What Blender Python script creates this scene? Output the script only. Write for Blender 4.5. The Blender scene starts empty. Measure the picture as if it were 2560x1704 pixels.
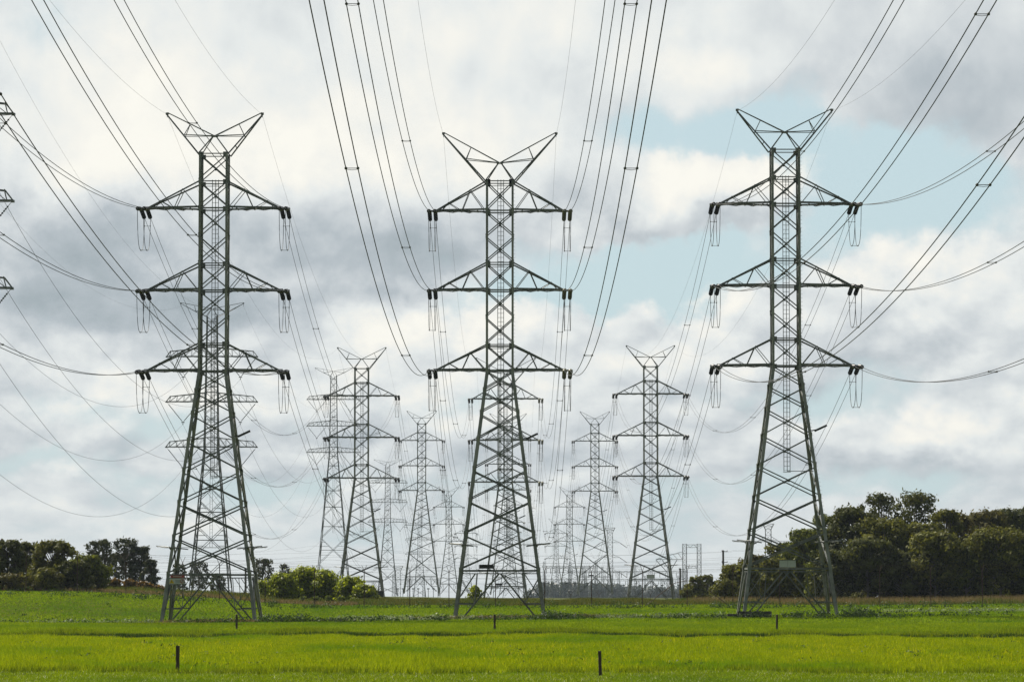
import bpy, math, random
import numpy as np
from mathutils import Vector
R = math.radians
random.seed(7)
SC = bpy.context.scene
COL = SC.collection

# ---------------------------------------------------------------- camera
F_D, TILT, CAM_H = 8283.0, math.atan(539.0 / 8283.0), 4.6     # focal length in display pixels (2356 wide)
cam = bpy.data.cameras.new('camera')
cam.sensor_width = 36.0
cam.lens = F_D / 2356.0 * 36.0
cam.clip_start, cam.clip_end = 1.0, 20000.0
cam_o = bpy.data.objects.new('camera', cam)
COL.objects.link(cam_o)
cam_o.location = (0, 0, CAM_H)
cam_o.rotation_euler = (math.pi / 2 + TILT, 0, 0)
SC.camera = cam_o

# ---------------------------------------------------------------- light, exposure
SUN_AZ, SUN_EL = -42.0, 46.0            # degrees: azimuth from +Y (negative = left), elevation
sun = bpy.data.lights.new('sun', 'SUN')
sun.energy = 5.0
sun.angle = R(2.0)
sun.color = (1.0, 0.93, 0.82)
sun_o = bpy.data.objects.new('sun', sun)
COL.objects.link(sun_o)
sd = Vector((math.sin(R(SUN_AZ)) * math.cos(R(SUN_EL)), math.cos(R(SUN_AZ)) * math.cos(R(SUN_EL)), math.sin(R(SUN_EL))))
sun_o.rotation_euler = sd.to_track_quat('Z', 'Y').to_euler()
sun_o.location = (-200, 100, 300)
VS = SC.view_settings
VS.view_transform = 'Standard'
VS.look = 'None'
VS.exposure = 0.35
VS.gamma = 1.0
VS.use_curve_mapping = False
try:
    SC.cycles.max_bounces = 8
    SC.cycles.transparent_max_bounces = 16
    SC.cycles.volume_bounces = 0
    SC.cycles.use_denoising = True
except Exception:
    pass

# ---------------------------------------------------------------- node helpers
class NT:
    def __init__(self, tree):
        self.t = tree
        self.n = tree.nodes
        self.l = tree.links
    def new(self, kind, **kw):
        nd = self.n.new(kind)
        for k, v in kw.items():
            setattr(nd, k, v)
        return nd
    def put(self, sock, val):
        if hasattr(val, 'links'):
            self.l.new(val, sock)
        else:
            sock.default_value = val
    def math(self, op, a, b=None, c=None, clamp=False):
        nd = self.new('ShaderNodeMath', operation=op, use_clamp=clamp)
        self.put(nd.inputs[0], a)
        if b is not None: self.put(nd.inputs[1], b)
        if c is not None: self.put(nd.inputs[2], c)
        return nd.outputs[0]
    def vmath(self, op, a, b=None):
        nd = self.new('ShaderNodeVectorMath', operation=op)
        self.put(nd.inputs[0], a)
        if b is not None: self.put(nd.inputs[1], b)
        return nd.outputs['Value'] if op in ('DOT_PRODUCT', 'LENGTH') else nd.outputs[0]
    def mix(self, fac, a, b):
        nd = self.new('ShaderNodeMix', data_type='RGBA')
        self.put(nd.inputs[0], fac)
        self.put(nd.inputs[6], a)
        self.put(nd.inputs[7], b)
        return nd.outputs[2]
    def noise(self, vec, scale, detail=4.0, rough=0.5, dist=0.0):
        nd = self.new('ShaderNodeTexNoise')
        if vec is not None: self.put(nd.inputs['Vector'], vec)
        nd.inputs['Scale'].default_value = scale
        nd.inputs['Detail'].default_value = detail
        nd.inputs['Roughness'].default_value = rough
        nd.inputs['Distortion'].default_value = dist
        return nd.outputs['Fac']
    def ramp(self, fac, stops):
        nd = self.new('ShaderNodeValToRGB')
        cr = nd.color_ramp
        cr.elements[0].position, cr.elements[0].color = stops[0][0], stops[0][1]
        cr.elements[1].position, cr.elements[1].color = stops[-1][0], stops[-1][1]
        for p, c in stops[1:-1]:
            e = cr.elements.new(p)
            e.color = c
        self.put(nd.inputs[0], fac)
        return nd.outputs[0]
    def smooth(self, v, lo, hi):
        nd = self.new('ShaderNodeMapRange', interpolation_type='SMOOTHSTEP')
        self.put(nd.inputs[0], v)
        nd.inputs[1].default_value, nd.inputs[2].default_value = lo, hi
        return nd.outputs[0]

def rgb(r, g, b): return (r, g, b, 1.0)
def srgb(r, g, b):
    f = lambda c: (c / 255 / 12.92) if c / 255 <= 0.04045 else ((c / 255 + 0.055) / 1.055) ** 2.4
    return (f(r), f(g), f(b), 1.0)

# ---------------------------------------------------------------- sky: Nishita blue with broken backlit cloud
world = bpy.data.worlds.new('World')
SC.world = world
world.use_nodes = True
CLEAR = [(1560, 300, 230, 75, .62), (1985, 350, 230, 85, .62), (2170, 450, 220, 105, .66), (1900, 520, 170, 80, .55), (1780, 330, 120, 70, .3),
         (1480, 615, 260, 70, .85), (1290, 680, 230, 40, .70), (1680, 560, 120, 60, .45), (1760, 640, 120, 45, .4),
         (1560, 440, 120, 80, -.85), (2080, 640, 260, 80, -.4), (1740, 450, 90, 100, -.35),
         (60, 60, 200, 120, .25), (2050, 870, 200, 50, .3), (1850, 930, 240, 40, .4), (330, 960, 300, 50, .3), (980, 940, 300, 50, .3),
         (600, 1130, 500, 50, .42), (1700, 1130, 400, 50, .42), (2100, 1110, 250, 40, .3), (130, 1080, 250, 40, .4), (1178, 1240, 1500, 50, .26)]
LIT = [(330, 230, 420, 160, .30), (230, 400, 330, 80, .26), (620, 375, 230, 90, .26), (1000, 330, 260, 110, .30), (1150, 60, 500, 160, .16),
       (1560, 400, 110, 70, .40), (1790, 400, 130, 60, .34), (880, 745, 190, 50, .38), (1120, 730, 150, 40, .26), (1640, 720, 200, 50, .34), (2130, 600, 250, 70, .36),
       (2180, 980, 180, 50, .36), (420, 905, 250, 55, .26), (350, 1195, 330, 26, .22), (1640, 830, 180, 50, .22), (1130, 870, 260, 90, .2), (1650, 150, 260, 60, .22),
       (880, 560, 270, 95, -.26), (960, 600, 120, 60, -.18), (450, 600, 340, 130, -.24), (130, 580, 260, 130, -.28), (420, 700, 330, 70, -.24), (130, 700, 200, 80, -.14), (1430, 540, 110, 45, -.44), (1700, 500, 120, 45, -.34),
       (2180, 220, 330, 100, -.28), (2330, 340, 200, 60, -.24), (1330, 200, 150, 90, -.12), (1850, 880, 200, 70, -.26), (2100, 780, 260, 50, -.16),
       (240, 1050, 420, 45, -.16), (2000, 1080, 330, 45, -.16), (1500, 1040, 300, 40, -.12), (700, 1000, 300, 40, -.12), (1178, 1280, 1800, 80, .06), (1178, 1120, 1800, 90, -.06)]
def build_world():
    w = NT(world.node_tree)
    w.n.clear()
    out = w.new('ShaderNodeOutputWorld')
    sky = w.new('ShaderNodeTexSky', sky_type='NISHITA')
    sky.sun_disc = False
    sky.sun_elevation = R(SUN_EL)
    sky.sun_rotation = R(SUN_AZ)
    sky.air_density, sky.dust_density, sky.ozone_density = 1.0, 1.2, 1.0
    tc = w.new('ShaderNodeTexCoord')
    sep = w.new('ShaderNodeSeparateXYZ')
    w.l.new(tc.outputs['Generated'], sep.inputs[0])
    az = w.math('MULTIPLY', w.math('ARCTAN2', sep.outputs[0], sep.outputs[1]), 180 / math.pi)
    el = w.math('MULTIPLY', w.math('ARCSINE', sep.outputs[2]), 180 / math.pi)
    uv = w.new('ShaderNodeCombineXYZ')
    w.l.new(az, uv.inputs[0]); w.l.new(el, uv.inputs[1])
    uv = uv.outputs[0]
    # billow: warp the bearing/elevation so that cloud masses get ragged edges
    def warp(scale, detail, rough, amp):
        wn = w.new('ShaderNodeTexNoise'); w.l.new(uv, wn.inputs['Vector'])
        wn.inputs['Scale'].default_value = scale; wn.inputs['Detail'].default_value = detail; wn.inputs['Roughness'].default_value = rough
        return w.vmath('MULTIPLY', w.vmath('SUBTRACT', wn.outputs['Color'], (0.5, 0.5, 0.5)), (amp, amp * .7, 0.0))
    uvw = w.vmath('ADD', uv, warp(0.9, 7.0, 0.6, 1.9))
    def d2(x, y): return ((x - 1178) / 144.6, (1323 - y) / 144.6, 0.0)
    def blobs(lst, base):
        acc = base
        for x, y, sx, sy, a in lst:
            q = w.vmath('MULTIPLY', w.vmath('SUBTRACT', uvw, d2(x, y)), (144.6 / sx, 144.6 / sy, 0.0))
            g = w.math('POWER', math.e, w.math('MULTIPLY', w.vmath('DOT_PRODUCT', q, q), -1.0))
            acc = w.math('MULTIPLY_ADD', g, a, acc)
        return acc
    # banks flatten towards the horizon
    vlog = w.math('MULTIPLY', w.math('LOGARITHM', w.math('MAXIMUM', w.math('ADD', el, 3.0), 0.3), math.e), 9.0)
    stn = w.new('ShaderNodeCombineXYZ'); w.l.new(az, stn.inputs[0]); w.l.new(vlog, stn.inputs[1])
    st = stn.outputs[0]
    busy = w.math('MULTIPLY', w.smooth(el, 0.2, 2.0), w.math('SUBTRACT', 1.0, w.math('MULTIPLY', w.smooth(el, 5.2, 7.2), 0.72)))
    fine = w.noise(st, 0.62, 10.0, 0.56, 0.1)
    # the same billows seen a little nearer the sun: the difference lights their sunward sides
    fine_up = w.noise(w.vmath('ADD', st, (-0.14, 0.38, 0.0)), 0.62, 6.0, 0.50, 0.1)
    big = w.noise(w.vmath('ADD', st, (31.0, 7.0, 0.0)), 0.23, 4.0, 0.5)
    relief = w.math('MULTIPLY', w.math('SUBTRACT', fine, fine_up), w.math('MULTIPLY_ADD', busy, 0.85, 0.15))
    # open (clear) sky
    clear = blobs(CLEAR, 0.0)
    clear = w.math('ADD', clear, w.math('MULTIPLY', w.math('SUBTRACT', fine, 0.5), -1.15))
    clear = w.smooth(clear, 0.14, 0.60)
    # cloud brightness: lit rims and thin veil against thick grey bases
    lit = blobs(LIT, 0.60)
    lit = w.math('MULTIPLY_ADD', w.math('SUBTRACT', fine, 0.5), 0.38, lit)
    lit = w.math('MULTIPLY_ADD', relief, 1.2, lit)
    lit = w.math('ADD', lit, w.math('MULTIPLY', w.math('SUBTRACT', big, 0.5), 0.25), clamp=True)
    cloud = w.ramp(lit, [(0.0, srgb(166, 177, 183)), (0.25, srgb(183, 192, 198)), (0.5, srgb(210, 216, 219)), (0.72, srgb(232, 236, 235)), (0.9, srgb(247, 246, 239)), (1.0, srgb(253, 251, 242))])
    b1 = w.new('ShaderNodeBackground'); w.l.new(sky.outputs[0], b1.inputs[0]); b1.inputs[1].default_value = 0.095
    veil = w.new('ShaderNodeBackground'); veil.inputs[0].default_value = srgb(196, 218, 224); veil.inputs[1].default_value = 1.0
    b2 = w.new('ShaderNodeBackground'); w.l.new(cloud, b2.inputs[0]); b2.inputs[1].default_value = 1.0
    m0 = w.new('ShaderNodeMixShader'); m0.inputs[0].default_value = 0.88
    w.l.new(b1.outputs[0], m0.inputs[1]); w.l.new(veil.outputs[0], m0.inputs[2])
    # the deck is thin and bright towards the sun's side, bluer and darker away from it
    ahead = w.smooth(sep.outputs[1], -0.15, 0.75)
    w.l.new(w.math('MULTIPLY_ADD', ahead, 0.525, 0.26), b2.inputs[1])
    w.l.new(w.math('MULTIPLY_ADD', ahead, 0.63, 0.155), veil.inputs[1])
    clear = w.math('MAXIMUM', clear, w.math('MULTIPLY', w.math('SUBTRACT', 1.0, ahead), w.smooth(fine, .35, .6)))
    m1 = w.new('ShaderNodeMixShader')
    w.l.new(clear, m1.inputs[0]); w.l.new(b2.outputs[0], m1.inputs[1]); w.l.new(m0.outputs[0], m1.inputs[2])
    w.l.new(m1.outputs[0], out.inputs[0])
build_world()

# ---------------------------------------------------------------- materials
def mat(name):
    m = bpy.data.materials.new(name)
    m.use_nodes = True
    k = NT(m.node_tree)
    k.n.clear()
    return m, k, k.new('ShaderNodeOutputMaterial')

def mat_metal(name, c1, c2, c3, rough=0.6, metallic=0.25, scale=0.7):
    m, k, out = mat(name)
    p = k.new('ShaderNodeBsdfPrincipled')
    tc = k.new('ShaderNodeTexCoord')
    n1 = k.noise(tc.outputs['Object'], scale, 6, 0.65)
    n2 = k.noise(tc.outputs['Object'], scale * 0.17, 3, 0.5)
    col = k.mix(k.smooth(n1, 0.38, 0.64), c1, c2)
    col = k.mix(k.math('MULTIPLY', k.smooth(n2, 0.56, 0.72), 0.55), col, c3)
    k.l.new(col, p.inputs['Base Color'])
    p.inputs['Metallic'].default_value = metallic
    p.inputs['Roughness'].default_value = rough
    k.l.new(p.outputs[0], out.inputs[0])
    return m

def mat_flat(name, c, rough=0.6, metallic=0.0, var=0.2, scale=3.0):
    m, k, out = mat(name)
    p = k.new('ShaderNodeBsdfPrincipled')
    tc = k.new('ShaderNodeTexCoord')
    n = k.noise(tc.outputs['Object'], scale, 5, 0.6)
    k.l.new(k.mix(n, rgb(*[x * (1 - var) for x in c]), rgb(*[min(1, x * (1 + var)) for x in c])), p.inputs['Base Color'])
    p.inputs['Roughness'].default_value = rough
    p.inputs['Metallic'].default_value = metallic
    k.l.new(p.outputs[0], out.inputs[0])
    return m

def mat_leaf(name, dark, light, trans=0.45, rough=0.45, patch=None, patch_scale=0.05, spec=0.35):
    m, k, out = mat(name)
    at = k.new('ShaderNodeAttribute'); at.attribute_name = 'rnd'
    geo = k.new('ShaderNodeNewGeometry')
    col = k.mix(at.outputs['Fac'], rgb(*dark), rgb(*light))
    if patch:
        n = k.noise(k.vmath('MULTIPLY', geo.outputs['Position'], (1, .45, 1)), patch_scale, 4, 0.6)
        col = k.mix(k.math('MULTIPLY', k.smooth(n, 0.46, 0.66), 0.75), col, rgb(*patch))
    p = k.new('ShaderNodeBsdfPrincipled')
    k.l.new(col, p.inputs['Base Color'])
    p.inputs['Roughness'].default_value = rough
    p.inputs['Specular IOR Level'].default_value = spec
    t = k.new('ShaderNodeBsdfTranslucent')
    k.l.new(k.mix(0.5, col, k.vmath('MULTIPLY', col, (1.9, 1.7, 0.7))), t.inputs[0])
    mx = k.new('ShaderNodeMixShader'); mx.inputs[0].default_value = trans
    k.l.new(p.outputs[0], mx.inputs[1]); k.l.new(t.outputs[0], mx.inputs[2])
    k.l.new(mx.outputs[0], out.inputs[0])
    return m

M = {}
M['steel'] = mat_metal('weathered_steel', rgb(.10, .112, .105), rgb(.23, .24, .222), rgb(.13, .105, .08), 0.5, 0.35)
M['steel_leg'] = mat_metal('weathered_leg_steel', rgb(.21, .225, .20), rgb(.37, .375, .33), rgb(.20, .155, .11), 0.5, 0.3, 0.5)
M['steel_pale'] = mat_metal('galvanised_steel', rgb(.16, .17, .18), rgb(.25, .26, .27), rgb(.2, .19, .18), 0.6, 0.3)
M['cond'] = mat_flat('aged_conductor', (.03, .032, .034), 0.6, 0.3, 0.1)
M['earthw'] = mat_flat('earth_wire_steel', (.16, .165, .17), 0.5, 0.5, 0.1)
M['porc'] = mat_flat('dark_porcelain', (.018, .017, .018), 0.28, 0.0, 0.2)
M['olive'] = mat_flat('olive_porcelain', (.16, .155, .075), 0.3, 0.0, 0.2)
M['glass'] = mat_flat('grey_glass_insulator', (.09, .11, .12), 0.25, 0.0, 0.2)
M['fit'] = mat_flat('cast_fitting', (.11, .115, .115), 0.5, 0.5, 0.1)
M['dark'] = mat_flat('dark_board', (.035, .037, .038), 0.7, 0, 0.2)
M['white'] = mat_flat('pale_board', (.62, .65, .63), 0.5, 0, 0.06)
M['red'] = mat_flat('red_paint', (.42, .06, .05), 0.5, 0, 0.1)
M['yellow'] = mat_flat('yellow_paint', (.75, .50, .03), 0.5, 0, 0.1)
M['grey'] = mat_flat('grey_print', (.25, .30, .34), 0.6, 0, 0.1)
M['wood'] = mat_flat('old_timber', (.075, .055, .04), 0.85, 0, 0.45, 9.0)
M['polewood'] = mat_flat('pole_timber', (.09, .08, .07), 0.85, 0, 0.3, 2.0)
M['rust'] = mat_flat('rusty_pipe', (.085, .05, .032), 0.8, 0.1, 0.35, 2.0)
M['conc'] = mat_flat('stained_concrete', (.075, .068, .058), 0.9, 0, 0.45, 2.5)
M['roof'] = mat_flat('dark_sheet_roof', (.06, .065, .07), 0.7, 0.2, 0.2)
M['bark'] = mat_flat('bark', (.085, .07, .058), 0.9, 0, 0.4, 2.0)
M['palebark'] = mat_flat('pale_bark', (.23, .205, .18), 0.9, 0, 0.35, 2.0)
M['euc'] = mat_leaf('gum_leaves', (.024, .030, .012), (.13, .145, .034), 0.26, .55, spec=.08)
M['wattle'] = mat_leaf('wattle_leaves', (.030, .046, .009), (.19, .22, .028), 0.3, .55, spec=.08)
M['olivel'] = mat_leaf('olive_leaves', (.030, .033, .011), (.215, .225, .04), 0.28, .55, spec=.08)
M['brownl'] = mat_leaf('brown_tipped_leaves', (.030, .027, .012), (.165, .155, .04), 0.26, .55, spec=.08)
M['bluel'] = mat_leaf('blue_gum_leaves', (.024, .032, .022), (.10, .115, .062), 0.22, .55, spec=.08)
M['bright'] = mat_leaf('bright_shrub_leaves', (.045, .065, .008), (.36, .43, .022), 0.5, spec=.2)
M['rusty'] = mat_leaf('rusty_shrub_leaves', (.06, .042, .016), (.24, .15, .045), 0.35, spec=.2)
M['roundsh'] = mat_leaf('low_shrub_leaves', (.04, .065, .01), (.14, .18, .025), 0.35, spec=.2)
M['grass'] = mat_leaf('field_grass', (.085, .15, .004), (.33, .39, .006), 0.55, 0.5, (.075, .165, .006), 0.07, .04)
M['grass2'] = mat_leaf('short_grass', (.07, .14, .005), (.28, .36, .010), 0.5, 0.45, (.09, .17, .010), 0.08, .04)
M['hillgrass'] = mat_leaf('rise_grass', (.06, .135, .005), (.25, .34, .010), 0.5, 0.5, (.06, .14, .010), 0.06, .04)
M['weed'] = mat_leaf('broad_weeds', (.014, .036, .008), (.062, .11, .022), 0.3, 0.55, None, .1, .15)
M['paleweed'] = mat_leaf('pale_weeds', (.07, .12, .04), (.25, .32, .17), 0.35, 0.45, None, .1, .3)
M['seed'] = mat_leaf('seeding_grass', (.09, .08, .04), (.22, .165, .11), 0.4, 0.6, None, .1, .2)
M['dry'] = mat_leaf('dry_grass', (.05, .07, .014), (.135, .13, .038), 0.4, 0.6, (.05, .10, .012), 0.05, .2)
M['flower'] = mat_leaf('flowering_stems', (.30, .32, .01), (.62, .55, .01), 0.5, 0.5, None, .1, .2)
M['glint'] = mat_leaf('painted_glints', (.25, .30, .15), (.55, .6, .42), 0.4, 0.4, None, .1, .3)  # sun glints on the grass, painted as pale pigment
M['shadegrass'] = mat_leaf('shade_toned_grass', (.06, .11, .006), (.23, .28, .014), 0.42, 0.6, None, .1, .04)  # dulled so the colour carries the shade on standing grass fronts
M['hazedwood'] = mat_leaf('haze_tinted_leaves', (.10, .125, .14), (.14, .165, .175), 0.2)  # pale blue of distance haze put into the leaf pigment

def mat_ground():
    m, k, out = mat('paddock_ground')
    p = k.new('ShaderNodeBsdfPrincipled')
    geo = k.new('ShaderNodeNewGeometry')
    pos = geo.outputs['Position']
    n1 = k.noise(pos, 0.06, 6, 0.6)
    n2 = k.noise(pos, 1.2, 6, 0.65)
    col = k.mix(k.smooth(n1, .35, .65), rgb(.10, .125, .012), rgb(.065, .10, .012))
    col = k.mix(k.math('MULTIPLY', n2, .6), col, rgb(.055, .055, .018))
    sp = k.new('ShaderNodeSeparateXYZ'); k.l.new(pos, sp.inputs[0])
    far = k.smooth(sp.outputs[1], 470.0, 640.0)
    n3 = k.noise(pos, 0.012, 6, 0.6)
    col = k.mix(far, col, k.mix(n3, rgb(.12, .12, .05), rgb(.06, .085, .03)))
    k.l.new(col, p.inputs['Base Color'])
    p.inputs['Roughness'].default_value = 0.9
    p.inputs['Specular IOR Level'].default_value = 0.0
    b = k.new('ShaderNodeBump'); b.inputs['Strength'].default_value = 0.8; b.inputs['Distance'].default_value = 0.15
    k.l.new(n2, b.inputs['Height']); k.l.new(b.outputs[0], p.inputs['Normal'])
    k.l.new(p.outputs[0], out.inputs[0])
    return m
M['ground'] = mat_ground()

# ---------------------------------------------------------------- object helpers
def tag(o, label=None, cat=None, group=None, kind=None):
    if label: o['label'] = label
    if cat: o['category'] = cat
    if group: o['group'] = group
    if kind: o['kind'] = kind
    return o

def empty(name, loc, label=None, cat=None, group=None):
    o = bpy.data.objects.new(name, None)
    o.empty_display_size = 0.5
    COL.objects.link(o)
    o.location = loc
    return tag(o, label, cat, group)

def copy_tree(o, parent=None):
    c = o.copy()
    COL.objects.link(c)
    c.parent = parent
    for ch in o.children:
        copy_tree(ch, c)
    return c

class MB:
    """collects bars, boxes, tubes and lathes; build() links them as one mesh"""
    def __init__(s): s.v, s.f, s.mi = [], [], []
    def add(s, vs, fs, mi=0):
        b = len(s.v)
        s.v += [tuple(v) for v in vs]
        s.f += [tuple(b + i for i in f) for f in fs]
        s.mi += [mi] * len(fs)
    def angle(s, p, q, a, b, w, th=None, mi=0):
        """steel angle from p to q: flanges of width w along a and b, heel on the line pq"""
        p, q = Vector(p), Vector(q)
        d = (q - p)
        if d.length < 1e-5: return
        d.normalize()
        a = Vector(a); a = (a - d * a.dot(d)); a.normalize()
        b = Vector(b); b = (b - d * b.dot(d) - a * b.dot(a))
        if b.length < 1e-4: b = d.cross(a)
        b.normalize()
        t = th or max(0.012, w * 0.11)
        prof = [(0, 0), (w, 0), (w, t), (t, t), (t, w), (0, w)]
        vs = [p + a * x + b * y for x, y in prof] + [q + a * x + b * y for x, y in prof]
        fs = [(i, (i + 1) % 6, 6 + (i + 1) % 6, 6 + i) for i in range(6)] + [(0, 5, 4, 3, 2, 1), (6, 7, 8, 9, 10, 11)]
        s.add(vs, fs, mi)
    def box(s, c, h, mi=0, ax=None):
        c = Vector(c)
        X, Y, Z = ax or (Vector((1, 0, 0)), Vector((0, 1, 0)), Vector((0, 0, 1)))
        vs = [c + X * (h[0] * i) + Y * (h[1] * j) + Z * (h[2] * k) for i in (-1, 1) for j in (-1, 1) for k in (-1, 1)]
        s.add(vs, [(0, 1, 3, 2), (4, 6, 7, 5), (0, 4, 5, 1), (2, 3, 7, 6), (0, 2, 6, 4), (1, 5, 7, 3)], mi)
    def tube(s, pts, r, n=5, mi=0, cap=True):
        pts = [Vector(p) for p in pts]
        rs = r if isinstance(r, (list, tuple)) else [r] * len(pts)
        vs = []
        for i, p in enumerate(pts):
            d = (pts[min(i + 1, len(pts) - 1)] - pts[max(i - 1, 0)]).normalized()
            ref = Vector((0, 0, 1)) if abs(d.z) < 0.9 else Vector((1, 0, 0))
            a = d.cross(ref).normalized(); b = d.cross(a)
            for k in range(n):
                an = 2 * math.pi * k / n
                vs.append(p + (a * math.cos(an) + b * math.sin(an)) * rs[i])
        fs = []
        for i in range(len(pts) - 1):
            for k in range(n):
                k2 = (k + 1) % n
                fs.append((i * n + k, i * n + k2, (i + 1) * n + k2, (i + 1) * n + k))
        if cap:
            fs += [tuple(reversed(range(n))), tuple(range((len(pts) - 1) * n, len(pts) * n))]
        s.add(vs, fs, mi)
    def ball(s, c, r, mi=0, seg=8, ring=5):
        c = Vector(c)
        vs = [c + Vector((0, 0, r))]
        for i in range(1, ring):
            th = math.pi * i / ring
            for k in range(seg):
                a = 2 * math.pi * k / seg
                vs.append(c + Vector((math.sin(th) * math.cos(a), math.sin(th) * math.sin(a), math.cos(th))) * r)
        vs.append(c - Vector((0, 0, r)))
        fs = [(0, 1 + k, 1 + (k + 1) % seg) for k in range(seg)]
        for i in range(ring - 2):
            for k in range(seg):
                a, b = 1 + i * seg + k, 1 + i * seg + (k + 1) % seg
                fs.append((a, a + seg, b + seg, b))
        l = len(vs) - 1
        fs += [(l, 1 + (ring - 2) * seg + (k + 1) % seg, 1 + (ring - 2) * seg + k) for k in range(seg)]
        s.add(vs, fs, mi)
    def mesh(s, name, mats):
        me = bpy.data.meshes.new(name)
        me.from_pydata(s.v, [], s.f)
        for m in (mats if isinstance(mats, (list, tuple)) else [mats]): me.materials.append(m)
        if any(s.mi): me.polygons.foreach_set('material_index', s.mi)
        me.update()
        return me
    def build(s, name, mats, parent=None, loc=None):
        o = bpy.data.objects.new(name, s.mesh(name, mats))
        COL.objects.link(o)
        if parent: o.parent = parent
        if loc: o.location = loc
        return o

def np_mesh(name, V, per, material, rnd=None):
    """V: (n_faces*per, 3) vertices, every face owning its own vertices"""
    nv = len(V); nf = nv // per
    me = bpy.data.meshes.new(name)
    me.vertices.add(nv); me.vertices.foreach_set('co', np.ascontiguousarray(V, dtype=np.float32).ravel())
    me.loops.add(nv); me.loops.foreach_set('vertex_index', np.arange(nv, dtype=np.int32))
    me.polygons.add(nf); me.polygons.foreach_set('loop_start', np.arange(0, nv, per, dtype=np.int32))
    try: me.polygons.foreach_set('loop_total', np.full(nf, per, dtype=np.int32))
    except Exception: pass
    if rnd is not None:
        a = me.attributes.new('rnd', 'FLOAT', 'POINT')
        a.data.foreach_set('value', np.ascontiguousarray(rnd, dtype=np.float32))
    me.materials.append(material)
    me.update(calc_edges=True)
    return me

def link_mesh(name, me, parent=None, loc=None):
    o = bpy.data.objects.new(name, me)
    COL.objects.link(o)
    if parent: o.parent = parent
    if loc is not None: o.location = loc
    return o

# ---------------------------------------------------------------- terrain
def sstep(x, a, b):
    t = np.clip((np.asarray(x, float) - a) / (b - a), 0, 1)
    return t * t * (3 - 2 * t)
def terr(X, Y):
    X = np.asarray(X, float); Y = np.asarray(Y, float)
    z = 0.0105 * np.clip(X, -40, 45) * sstep(Y, 330, 380) * (1 - sstep(Y, 400, 440))
    z = z + 0.8 * sstep(Y, 400, 480) * (1 - sstep(Y, 515, 640))
    left = np.interp(X, [-75, -56, -46, -37, -31, -24], [2.0, 1.9, 1.4, .85, .25, 0])
    z = z + left * sstep(Y, 392, 462) * (1 - 0.65 * sstep(Y, 560, 760))
    z = z + 0.25 * sstep(X, 35, 75) * sstep(Y, 400, 470) * (1 - sstep(Y, 560, 640))
    far = np.interp(Y, [520, 700, 1255, 1840, 2500, 9500], [0, -1.8, -3.3, -6.8, -11.2, -60])
    z = z + far
    z = z + 0.07 * np.sin(X * .11 + Y * .031) * np.sin(Y * .047 + 1.3) + 0.04 * np.sin(X * .37 + 1.1) * np.sin(Y * .17)
    return z
def tz(x, y): return float(terr(x, y))
def dx(px, Y): return (px - 1178.0) / F_D * (Y * math.cos(TILT))      # world X of a display column at depth Y

def build_ground():
    ys = np.concatenate([np.linspace(-60, 120, 10), np.linspace(130, 700, 200)[0:], np.geomspace(715, 7000, 60)])
    nx = 121
    vs = []
    for y in ys:
        h = 110 + max(0, y) * 0.55
        u = np.linspace(-1, 1, nx)
        x = np.sign(u) * (np.abs(u) ** 1.35) * h
        vs.append(np.stack([x, np.full(nx, y), terr(x, y)], 1))
    V = np.concatenate(vs)
    f = []
    for i in range(len(ys) - 1):
        for j in range(nx - 1):
            a = i * nx + j
            f.append((a, a + 1, a + nx + 1, a + nx))
    me = bpy.data.meshes.new('ground')
    me.from_pydata(V.tolist(), [], f)
    me.materials.append(M['ground'])
    me.polygons.foreach_set('use_smooth', [True] * len(f))
    o = link_mesh('ground', me)
    tag(o, kind='structure')
build_ground()

# ---------------------------------------------------------------- strain towers (three parallel lines)
MODEL = {
    'wide_horn': dict(cage=[48.43, 45.11, 42.2, 39.32, 36.26, 33.2, 30.19, 27.33], arms=[45.11, 36.26, 27.33], roots=[48.43, 39.32, 30.19],
              V=50.5, peak=(6.3, 53.85), low=[27.33, 25.0, 22.5, 19.54, 16.26, 12.79, 9.08, 5.08]),
    'tall_cage': dict(cage=[49.95, 47.0, 44.1, 41.15, 38.2, 35.3, 32.5, 29.65, 26.7], arms=[44.1, 35.3, 26.7], roots=[47.0, 38.2, 29.65],
              V=51.9, peak=(5.1, 54.35), low=[26.7, 24.4, 22.0, 19.1, 15.9, 12.5, 8.87, 4.96]),
}
CH = 1.55                     # half width of the cage
AX = (7.2, 7.85)              # insulator positions along the arm
SLOPE_NEAR, SLOPE_FAR, STR_L = 0.085, 0.18, 3.7

def lerp(p, q, t): return Vector(p) + (Vector(q) - Vector(p)) * t
PART_MESH = {}

def string_mesh(key, slope, sgn, m):
    """one insulator string in its own frame: hangs from the origin, runs along sgn*Y and falls by slope"""
    if key in PART_MESH: return PART_MESH[key]
    b = MB()
    d = Vector((0, sgn, -slope)).normalized()
    ref = Vector((1, 0, 0)); up = d.cross(ref).normalized()
    b.tube([Vector((0, 0, 0)), d * 0.4], 0.035, 6, 1)
    prof = []
    L0, L1, n = 0.4, 3.15, 16
    st = (L1 - L0) / n
    for i in range(n):
        s0 = L0 + st * i
        prof += [(s0, .06), (s0 + st * .18, .24), (s0 + st * .55, .22), (s0 + st * .62, .06)]
    prof.append((L1, .06))
    N = 10
    vs, fs = [], []
    for s_, r_ in prof:
        for k in range(N):
            a = 2 * math.pi * k / N
            vs.append(d * s_ + (ref * math.cos(a) + up * math.sin(a)) * r_)
    for i in range(len(prof) - 1):
        for k in range(N):
            fs.append((i * N + k, i * N + (k + 1) % N, (i + 1) * N + (k + 1) % N, (i + 1) * N + k))
    b.add(vs, fs, 0)
    b.tube([d * 3.15, d * STR_L], [0.05, 0.04], 6, 1)
    b.ball(d * 3.45, 0.09, 1)
    PART_MESH[key] = b.mesh('insulator_string', [m, M['fit']])
    return PART_MESH[key]

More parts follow.
